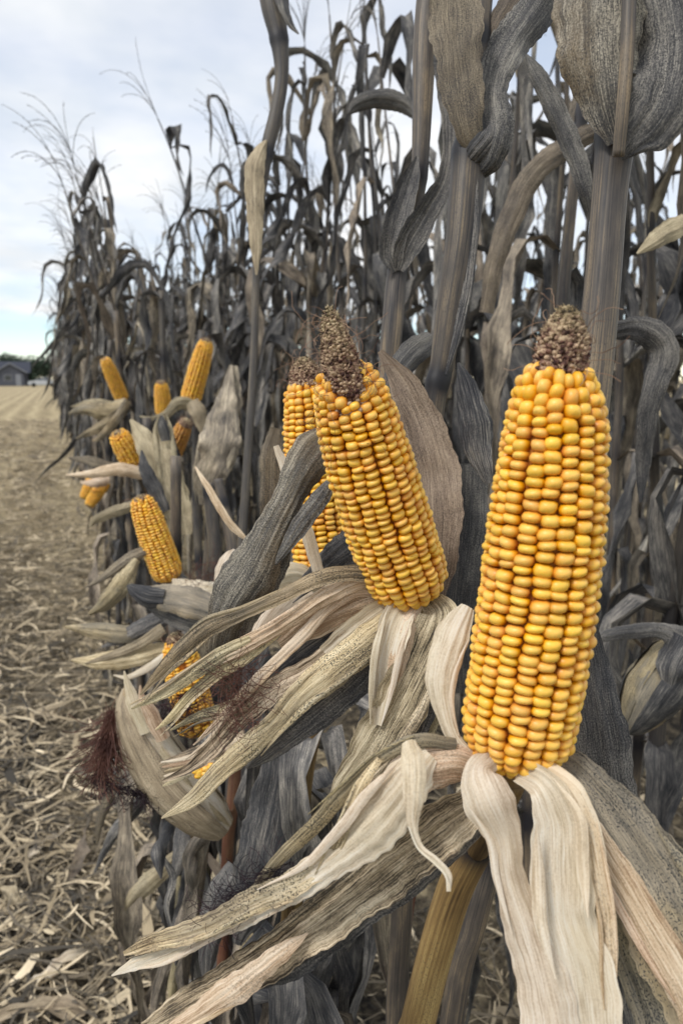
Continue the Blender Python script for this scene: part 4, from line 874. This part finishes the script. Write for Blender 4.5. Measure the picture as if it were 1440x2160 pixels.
husk(ce, 'pink', [(345, 1560, .75, 30), (318, 1505, .745, 30), (300, 1470, .745, 14), (296, 1445, .745, 3)], curl=0.4, ruf=0.12)
for k in range(6): husk(ce, ['cream', 'pink', 'yellow'][k % 3], [(470-6*k, 1575+9*k, .735, 16), (425-5*k, 1592+8*k, .732, 15), (380-3*k, 1603+9*k, .73, 10), (345+rs.uniform(-12, 14), 1608+10*k, .73, 3)], False, curl=0.5, ruf=0.15)
husk(ce, 'stripe', [(520, 1560, .75, 50), (460, 1580, .745, 40), (390, 1600, .742, 30), (335, 1612, .742, 4)], curl=0.3, ruf=0.1)
for k in range(14):            # a torn window in the husk shows a few kernels
    o = link('kernel', kmesh(k % 6, 'kernel'), ce); q = P(412+rs.uniform(0, 40), 1612+rs.uniform(0, 26), .708); nn = unit(CAM-q)
    t = unit(np.cross(nn, UPV)); b_ = np.cross(nn, t); m = Matrix.Identity(4); bb = base_of(ce)
    for a in range(3): m[a][0] = t[a]*.0045; m[a][1] = b_[a]*.003; m[a][2] = nn[a]*.003; m[a][3] = q[a]-bb[a]
    o.matrix_basis = m
low_leaves(p4, 34, 18, 0.95)

# --- plants along the outer row, further off
def ear_on(pl, base, *a, **k):
    """an ear joined to its plant's stalk by a short shank"""
    e = ear(pl, base, *a, **k); b_ = P(*base); o = base_of(pl); q = np.array([o[0], o[1], b_[2]-0.05]); m_ = (b_+q)/2-np.array([0, 0, .02])
    part('shank', tube_world(spline([b_, m_, q], 10), np.linspace(.008, .006, 10), 10), MT['stalk'], e)
    return e
def simple_plant(depth, px0, label, seed, topy):
    """a plant of the outer row whose top is broken off above its ear"""
    b0 = P(px0, 1000, depth); pl = thing('corn_plant', (b0[0], b0[1], 0), label, 'corn plant')
    r = random.Random(seed); zc = P(px0, topy, depth)[2]
    c = spline([[b0[0]+r.gauss(0, .012), b0[1]+r.gauss(0, .012), z] for z in np.linspace(-0.03, zc, 5)], 40)
    c[0] = [b0[0], b0[1], -0.03]; nd = np.zeros(40); rad = np.interp(c[:, 2], [0, zc], [0.0125, 0.009]); nz = np.arange(0.16, zc-0.02, 0.165)
    for q in nz: e_ = np.exp(-((c[:, 2]-q)/0.02)**2); nd = np.maximum(nd, e_); rad = rad*(1+0.15*e_)
    part('stalk', tube_world(c, rad, 12, 0.88, nd, True, 0.05), MT[r.choice(['stalk', 'stalk_dark'])], pl)
    for q in nz:
        if q > 0.95 and r.random() < 0.35: continue
        for _ in range(r.choice([1, 1, 2])):
            kd = 'hang' if q < 1.1 or r.random() < 0.6 else 'arch'
            place_piece(pl, 'leaf_'+kd, r.randrange(10), Vector((0, 0, q)), Matrix.Rotation(r.uniform(-0.3, 3.0), 3, 'Z') if q > 0.8 else Matrix.Rotation(r.uniform(0, 6.28), 3, 'Z'), r.uniform(0.65, 0.95))
    return pl
p5 = simple_plant(1.18, 372, 'corn plant with the golden ear leaning left above a long grey husk', 41, 960)
e4 = ear_on(p5, (358, 1222, 1.14), (296, 1048, 1.10), 0.0240, 16, 34, 0.006, 'obj', 'kernel', 0.5, 23, 'golden ear leaning left with a dark nibbled base', 8, hires=False)
husk(e4, 'cream', [(365, 1240, 1.12, 40), (410, 1245, 1.10, 44), (465, 1250, 1.08, 40), (500, 1240, 1.08, 20)], curl=0.4, ruf=0.1)
husk(e4, 'cream', [(480, 1245, .70, 36), (474, 1215, .69, 46), (484, 1180, .69, 34), (495, 1160, .70, 8)], curl=0.3, ruf=0.08)
husk(e4, 'olive', [(290, 1180, 1.1, 14), (262, 1225, 1.09, 40), (225, 1270, 1.09, 36), (188, 1296, 1.1, 6)], curl=0.4)
husk(e4, 'brown', [(330, 1150, 1.12, 20), (270, 1180, 1.1, 24), (215, 1220, 1.1, 14), (180, 1240, 1.1, 3)], curl=0.4)
def _st6(): return P(420+rs.gauss(0, 26), 1215+rs.gauss(0, 10), 1.05), np.array([rs.gauss(0, .6), 0, rs.uniform(-.2, 1)])
part('silk', strands(_st6, 60, rs, 0.05, 0.5, 0.0003, 1.2), MT['silk'], e4)
p6 = simple_plant(1.5, 318, 'corn plant with a stubby reddish ear beside upright pale husks', 42, 880)
e6 = ear_on(p6, (292, 990, 1.45), (247, 912, 1.40), 0.0235, 16, 26, 0.004, 'obj', 'kernel', 0.5, 24, 'short reddish-gold ear beside the upright pale husks', 0, hires=False)
husk(e6, 'tan', [(382, 1130, 1.38, 46), (372, 1060, 1.37, 58), (352, 970, 1.37, 46), (344, 910, 1.38, 32), (342, 875, 1.39, 6)], curl=-0.3, ruf=0.05)
husk(e6, 'tan', [(350, 1020, 1.40, 50), (322, 960, 1.39, 54), (296, 915, 1.40, 36), (276, 885, 1.41, 6)], curl=0.3, ruf=0.07)
husk(e6, 'dark', [(345, 1080, 1.36, 30), (325, 1030, 1.35, 34), (305, 985, 1.35, 24), (299, 950, 1.36, 4)], curl=0.3)
husk(e6, 'dark', [(350, 930, 1.37, 20), (344, 900, 1.365, 22), (341, 876, 1.365, 6)], curl=0.3)
husk(e6, 'pink', [(305, 1000, 1.40, 26), (250, 990, 1.38, 28), (190, 1000, 1.38, 18), (140, 1002, 1.39, 3)], curl=0.4, ruf=0.08)
husk(e6, 'brown', [(240, 985, 1.42, 18), (190, 972, 1.41, 20), (145, 966, 1.42, 3)], curl=0.4)
husk(e6, 'tan', [(290, 1065, 1.39, 22), (245, 1078, 1.38, 24), (205, 1095, 1.38, 18), (190, 1112, 1.38, 3)], curl=0.4, ruf=0.1)
e7 = ear_on(p6, (362, 960, 1.60), (392, 893, 1.56), 0.0200, 14, 24, 0.014, 'stuff', 'kernel_dull', 0.75, 25, 'small dull orange ear with a dark purple tip', 20, hires=False)
p7 = simple_plant(1.75, 425, 'corn plant with the tall golden ear standing upright above pale husks', 43, 700)
e8 = ear_on(p7, (399, 852, 1.72), (436, 718, 1.66), 0.0235, 16, 36, 0.008, 'stuff', 'kernel', 0.5, 26, 'tall upright golden ear standing clear of its husks', 8, hires=False)
husk(e8, 'tan', [(405, 852, 1.70, 30), (375, 852, 1.68, 26), (350, 875, 1.67, 18), (320, 884, 1.67, 12), (295, 878, 1.68, 3)], False, curl=0.6, ruf=0.1)
husk(e8, 'tan', [(405, 850, 1.69, 30), (418, 870, 1.68, 34), (425, 900, 1.68, 20), (428, 920, 1.68, 3)], curl=0.4)
husk(e8, 'bbrown', [(488, 770, 1.5, 5), (480, 830, 1.48, 34), (464, 930, 1.46, 84), (440, 1010, 1.47, 60), (425, 1065, 1.47, 10)], curl=0.3, ruf=0.1)
husk(e8, 'bbrown', [(492, 770, 1.5, 20), (480, 860, 1.49, 60), (455, 960, 1.49, 60), (440, 1040, 1.5, 10)], curl=-0.4, ruf=0.08)
p8 = simple_plant(2.25, 352, 'corn plant with a slim golden ear low between two taller ears', 44, 620)
e9 = ear_on(p8, (346, 876, 2.2), (340, 806, 2.15), 0.0235, 16, 30, 0.008, 'stuff', 'kernel', 0.55, 27, 'slim golden ear between two taller ears', 6, hires=False)
p9 = simple_plant(2.4, 268, 'corn plant with the golden ear leaning left above a spray of pale husks', 45, 660)
e10 = ear_on(p9, (260, 845, 2.35), (221, 756, 2.27), 0.0225, 16, 34, 0.004, 'stuff', 'kernel', 0.5, 28, 'golden ear leaning left above a spray of pale husks', 4, hires=False)
for q in ([(268, 850, 2.3, 24), (225, 868, 2.28, 38), (180, 862, 2.28, 26), (145, 872, 2.29, 4)], [(262, 865, 2.29, 20), (225, 895, 2.27, 26), (190, 912, 2.27, 16), (160, 926, 2.28, 3)], [(270, 845, 2.28, 16), (250, 880, 2.26, 20), (215, 920, 2.26, 14), (195, 930, 2.27, 3)], [(255, 860, 2.31, 18), (200, 850, 2.30, 18), (150, 858, 2.31, 3)]):
    husk(e10, 'tan' if len(q) % 2 else 'olive', q, curl=0.4, ruf=0.1)
p10 = simple_plant(2.75, 245, 'corn plant with a small golden ear hanging tip down at the field edge', 46, 720)
e11 = ear_on(p10, (224, 1014, 2.65), (186, 1068, 2.6), 0.0225, 16, 28, 0.004, 'stuff', 'kernel', 0.5, 29, 'small golden ear hanging tip down', 4, hires=False)
husk(e11, 'pink', [(232, 1010, 2.6, 20), (205, 1018, 2.58, 22), (170, 1018, 2.58, 4)], curl=0.4)
e12 = ear_on(p10, (195, 1010, 2.72), (176, 1052, 2.7), 0.02, 14, 20, 0.004, 'stuff', 'kernel', 0.5, 30, 'part of a golden ear behind the hanging one', 0, hires=False)
# husk sprays at the field edge from a broken plant
p11 = simple_plant(1.08, 345, 'corn plant with long olive husks sticking out left over the cut field', 47, 1330)
for mt, q in (('olive', [(340, 1340, 1.0, 26), (270, 1338, .99, 38), (200, 1330, .99, 34), (138, 1322, 1.0, 5)]), ('yellow', [(350, 1370, .99, 30), (280, 1385, .98, 46), (210, 1395, .98, 34), (150, 1392, .99, 5)]), ('tan', [(345, 1325, .985, 24), (290, 1362, .975, 24), (230, 1385, .975, 16), (180, 1400, .98, 3)]), ('grey', [(350, 1300, 1.0, 40), (300, 1325, .99, 40), (250, 1350, .99, 20), (215, 1365, .99, 4)]), ('cream', [(360, 1375, .98, 16), (310, 1410, .975, 16), (270, 1428, .975, 10), (240, 1424, .98, 2)])):
    leaf(p11, mt, q, curl=0.45, ruf=0.07)
p12 = simple_plant(1.35, 420, 'corn plant broken off low behind the leaning ear, with a split pale stub', 48, 1020)
leaf(p12, 'pink', [(412, 985, .80, 4), (440, 1030, .79, 14), (475, 1090, .78, 16), (500, 1120, .78, 14), (526, 1142, .78, 4)], curl=0.5)
part('stalk', stalk([(440, 1020, 1.2, 28), (448, 1100, 1.2, 30), (455, 1200, 1.2, 30), (450, 1500, 1.2, 30)], [(441, 1040, 1.2)]), MT['stalk_dark'], p12)
part('stalk', stalk([(460, 1010, 1.15, 20), (475, 1080, 1.15, 26), (492, 1170, 1.15, 28), (500, 1400, 1.15, 28)], [(470, 1060, 1.15)]), MT['stalk'], p12)
for pl, mt, q in ((p4, 'bbrown', [(388, 1690, 1.05, 8), (398, 1800, 1.02, 15), (395, 1900, 1.0, 17), (360, 2000, .98, 26), (330, 2100, .97, 22), (318, 2170, .97, 5)]), (p11, 'tan', [(388, 1780, 1.1, 8), (350, 1830, 1.1, 34), (290, 1885, 1.12, 38), (238, 1955, 1.14, 5)]),
    (p4, 'brown', [(425, 1785, 1.0, 6), (470, 1850, .99, 24), (530, 1930, .98, 28), (580, 2000, .98, 6)]), (p11, 'bgrey', [(330, 1650, 1.15, 20), (290, 1700, 1.14, 30), (240, 1760, 1.14, 24), (200, 1840, 1.15, 4)]), (p11, 'brown', [(300, 1600, 1.2, 12), (250, 1650, 1.2, 24), (215, 1720, 1.2, 20), (205, 1780, 1.2, 4)])):
    leaf(pl, mt, q, curl=0.5, ruf=0.1)
rl = random.Random(404)
for k in range(26):                # dead lower leaves hanging in a tangle along the row
    pl = (p4, p5, p11, p12)[k % 4]; x = rl.uniform(330, 690); y0 = rl.uniform(1560, 1850); d = rl.uniform(0.86, 1.25); L_ = rl.uniform(160, 330); wv = rl.uniform(16, 46); dx = rl.gauss(-8, 26)
    q = [(x, y0, d, wv*.3)]+[(x+dx*f+rl.gauss(0, 11), y0+L_*f, d-0.03*f, wv*rl.uniform(.6, 1.1), rl.uniform(-70, 70)) for f in (.25, .5, .75)]+[(x+dx, y0+L_, d-.03, 3)]
    leaf(pl, rl.choice(['bgrey', 'dark', 'grey', 'bbrown', 'olive', 'brown', 'tan']), q, curl=0.6, ruf=0.14, m=8, per=8)
# --- second row, right of the front ear
def row2(px, d, label, seed, topy=0):
    b0 = P(px, 1080, d); pl = thing('corn_plant', (b0[0], b0[1], 0), label, 'corn plant'); r = random.Random(seed)
    for kind, i, loc, rot, s in plant_layout(r, r.uniform(-0.6, 0.6), False):
        if kind in ('leaf_arch', 'leaf_up') and rot.col[0][0] < 0.35: continue
        place_piece(pl, kind, i, loc, rot, s)
    return pl
p13 = row2(1420, 0.98, 'corn plant right of the foremost ear with a closed mouldy ear drooping', 51)
ce2 = closed_ear(p13, [(1440, 1350, .86, 60), (1410, 1400, .855, 110), (1370, 1460, .85, 120), (1335, 1520, .85, 70), (1318, 1545, .85, 14)], ['moldy', 'olive', 'dark'], 8, 'closed mouldy ear drooping at the right edge')
leaf(p13, 'grey', [(1440, 1350, .83, 60), (1390, 1330, .83, 34), (1310, 1335, .83, 30), (1240, 1350, .84, 12)], curl=0.4)
leaf(p13, 'dark', [(1450, 1350, .82, 70), (1420, 1400, .82, 70), (1410, 1450, .82, 20)], curl=0.5, ruf=0.15)
leaf(p13, 'tan', [(1445, 470, .9, 40), (1405, 490, .88, 46), (1370, 515, .87, 30), (1342, 535, .87, 4)], curl=0.5, ruf=0.1)
p14 = row2(1180, 1.05, 'corn plant between the two big ears with an arched grey strap leaf', 52)
leaf(p14, 'grey', [(1108, 115, .70, 6), (1128, 150, .70, 30), (1165, 220, .70, 42), (1210, 320, .70, 42), (1235, 400, .70, 32), (1246, 465, .71, 6)], curl=0.4, ruf=0.04)
leaf(p14, 'brown', [(1275, 265, .95, 30), (1210, 300, .94, 44), (1130, 360, .93, 48), (1085, 440, .93, 50), (1045, 550, .93, 40), (1025, 660, .94, 30)], curl=0.4, ruf=0.05)
leaf(p14, 'grey', [(1290, 700, .78, 30), (1350, 695, .77, 56), (1400, 740, .77, 60), (1370, 850, .77, 44), (1355, 980, .78, 30), (1350, 1060, .78, 6)], curl=0.4, ruf=0.07)
leaf(p14, 'grey', [(735, 240, 1.1, 8), (755, 220, 1.1, 30), (800, 208, 1.1, 38), (850, 220, 1.1, 36), (880, 250, 1.1, 10)], curl=0.5)
for pts, mt, d in (([(950, 1840), (900, 2000), (850, 2200)], 'stalk_gold', .0), ):
    pass
# stalks low down between the front plants
for i, (q, mt, lb) in enumerate(([[(598, 1700, 1.1, 20), (594, 1860, 1.1, 22), (588, 2080, 1.12, 22)], 'stalk_gold', 'slim golden corn stalk standing left of the weathered leaves below the sharp ear'], [[(655, 1830, .86, 24), (662, 1960, .86, 26), (668, 2140, .88, 26)], 'stalk', 'brown corn stalk behind the lowest spread husk of the foremost ear'], [[(545, 1760, 1.2, 18), (548, 1900, 1.2, 20), (552, 2060, 1.2, 20)], 'stalk_red', 'thin reddish corn stalk deep in the shade beside the closed pale ear'], [[(500, 1580, .95, 26), (490, 1700, .95, 28), (478, 1830, .96, 26)], 'stalk_red', 'short red corn stalk under the closed pale ear'], [[(868, 1840, .62, 34), (850, 1960, .62, 36), (838, 2120, .64, 36)], 'stalk_red', 'reddish stalk standing below the ear in sharp focus'], [[(1040, 1800, .50, 50), (1000, 1950, .51, 52), (950, 2170, .53, 52)], 'stalk', 'weathered brown stalk right of the foremost ear\'s own stalk'])):
    b0 = P(*q[-1][:3]); pl = thing('corn_plant', (b0[0], b0[1], 0), lb, 'corn plant'); part('stalk', stalk(q, [tuple(q[0][:3])]), MT[mt], pl); low_leaves(pl, 60+i, 6, 0.75)

# ------------------------------------------------------------------ the standing corn behind
r = random.Random(99); cand = []
hero_Y = [0.56, 0.6, 0.72, 1.02, 1.1, 1.25, 1.4]
for row in range(6):
    X0 = 0.27+0.76*row; y = max(0.75*X0, 0.9 if row else 3.25); yend = 46 if row < 2 else 18
    while y < yend:
        X = X0+r.gauss(0, 0.035)+(0.10 if row == 0 and y > 2.9 else 0)
        cand.append((math.hypot(X, y), X, y, row)); y += r.uniform(0.12, 0.22)*(1.0 if row < 2 else 1.6)*(1.0 if y < 14 else 1.8)
cand.sort()
ZN = {0: 'behind the foremost ear', 1: 'behind the middle ears', 2: 'beyond the far ears'}
RN = ['in the outer row', 'in the second row', 'in the third row', 'deep inside the stand']
stuff = {}; byl = {}
for idx, (dist, X, y, row) in enumerate(cand):
    rr_ = random.Random(idx*7+3)
    lean = math.pi+rr_.uniform(-0.9, 0.9) if row == 0 else rr_.uniform(0, 6.28)
    lay = plant_layout(rr_, lean, row == 0, dist < 5)
    if idx < 282:
        px = proj((X, y, 1.3))[0]; z = 0 if px > 950 else (1 if px > 480 else 2)
        hasear = any(q[0] == 'ear' for q in lay); ln = ST[lay[0][1]][2][0]
        lb = ('closed-eared corn plant ' if hasear else ('bowed earless corn plant ' if ln > 0.17 else 'upright earless corn plant '))+RN[min(row, 3)]+' '+ZN[z]
        pl = thing('corn_plant', (X, y, 0), lb, 'corn plant', lb.replace('corn plant', 'corn plants')); byl.setdefault(lb, []).append((px, pl))
        for kind, i, loc, rot, s in lay:
            if row == 1 and y < 2.8 and kind in ('leaf_arch', 'leaf_up') and rot.col[0][0] < -0.2: continue
            if row == 0 and y < 4.2 and loc.z > 1.5 and kind == 'leaf_arch' and rot.col[0][0] < -0.3: continue
            if row == 0 and y < 2.6 and kind.startswith('leaf') and 0.65 < loc.z < 1.4 and rr_.random() < 0.6: continue
            place_piece(pl, kind, i, loc, rot, s)
    else:
        o = np.array([X, y, 0])
        for kind, i, loc, rot, s in lay:
            if kind.startswith('leaf_'): v, f, uv, at = LTL[kind[5:]][i]; mt = LMAT[kind[5:]][i]
            else:
                gg = ST[i][0] if kind == 'stalk' else (TG[i] if kind == 'tassel' else HG[i]); v = np.concatenate(gg.v); f = gg.f; uv = np.concatenate(gg.uv); at = np.concatenate(gg.at)
                mt = {'stalk': 'stalk', 'tassel': 'tassel', 'ear': 'moldy'}[kind]
                if kind == 'tassel' and dist > 20: continue
            v = (v@np.array(rot).T)*s+np.array(loc)+o
            stuff.setdefault(mt, Geo()).add(v, f, uv, at)
ORD = {2: ['left of the two', 'right of the two'], 3: ['leftmost', 'middle', 'rightmost'], 4: ['leftmost', 'second from left,', 'second from right,', 'rightmost']}
for lb, l in byl.items():
    l.sort(key=lambda q: q[0])
    if len(l) in ORD:
        for (px, pl), o_ in zip(l, ORD[len(l)]): pl['label'] = o_+' '+lb
allg = Geo(); mats = []; mi = []
for k, gg in stuff.items():
    nf = len(gg.f); allg.add(np.concatenate(gg.v), gg.f, np.concatenate(gg.uv), np.concatenate(gg.at)); mi += [len(mats)]*nf; mats.append(MT[k])
me = to_mesh('corn_stand', allg, mats); me.polygons.foreach_set('material_index', mi)
tag(link('corn_stand', me), 'mass of withered grey corn filling the field behind the nearer plants', None, None, 'stuff')

# ------------------------------------------------------------------ larger scraps lying on the cut field
FH = [((60, 1800), 'cream', 0.16, 0.035, 0.4, 'pale curled husk lying at the left edge, upper of the two big ones'), ((40, 1905), 'tan', 0.22, 0.045, 2.3, 'long tan leaf slanting down on the residue at the left edge'), ((230, 1640), 'grey', 0.2, 0.03, 1.2, 'grey leaf scrap lying near the purple silk'), ((80, 1300), 'tan', 0.22, 0.03, 0.9, 'pale leaf scrap on the field level with the leaning ear'), ((60, 2080), 'cream', 0.15, 0.03, 0.2, 'cream husk scrap in the bottom left corner'), ((180, 2130), 'tan', 0.2, 0.04, 2.8, 'tan husk scrap at the bottom edge of the field'), ((150, 1850), 'brown', 0.22, 0.035, 1.1, 'brown leaf standing up from the residue by the row')]
for i, (q, mt, L, W, a, lb) in enumerate(FH):
    d = -(CAMH-0.03)/((FWD+RGT*((q[0]-720)/FPX)+UPV*((1080-q[1])/FPX))[2]); p = P(q[0], q[1], d); rr_ = random.Random(i)
    v, f, uv, at = leaf_template(rr_, L, W, R_(70), R_(100), 0.1, 0.8, rr_.uniform(-1.5, 1.5), 0.5, 0.2, 0.6)
    o = link('fallen_husk', to_mesh('fallen_husk', Geo().add(v, f, uv, at), MT[mt])); o.location = (p[0], p[1], 0.02); o.rotation_euler = (0, 0, a)
    tag(o, lb, 'fallen husk', 'husk scraps on the cut field')
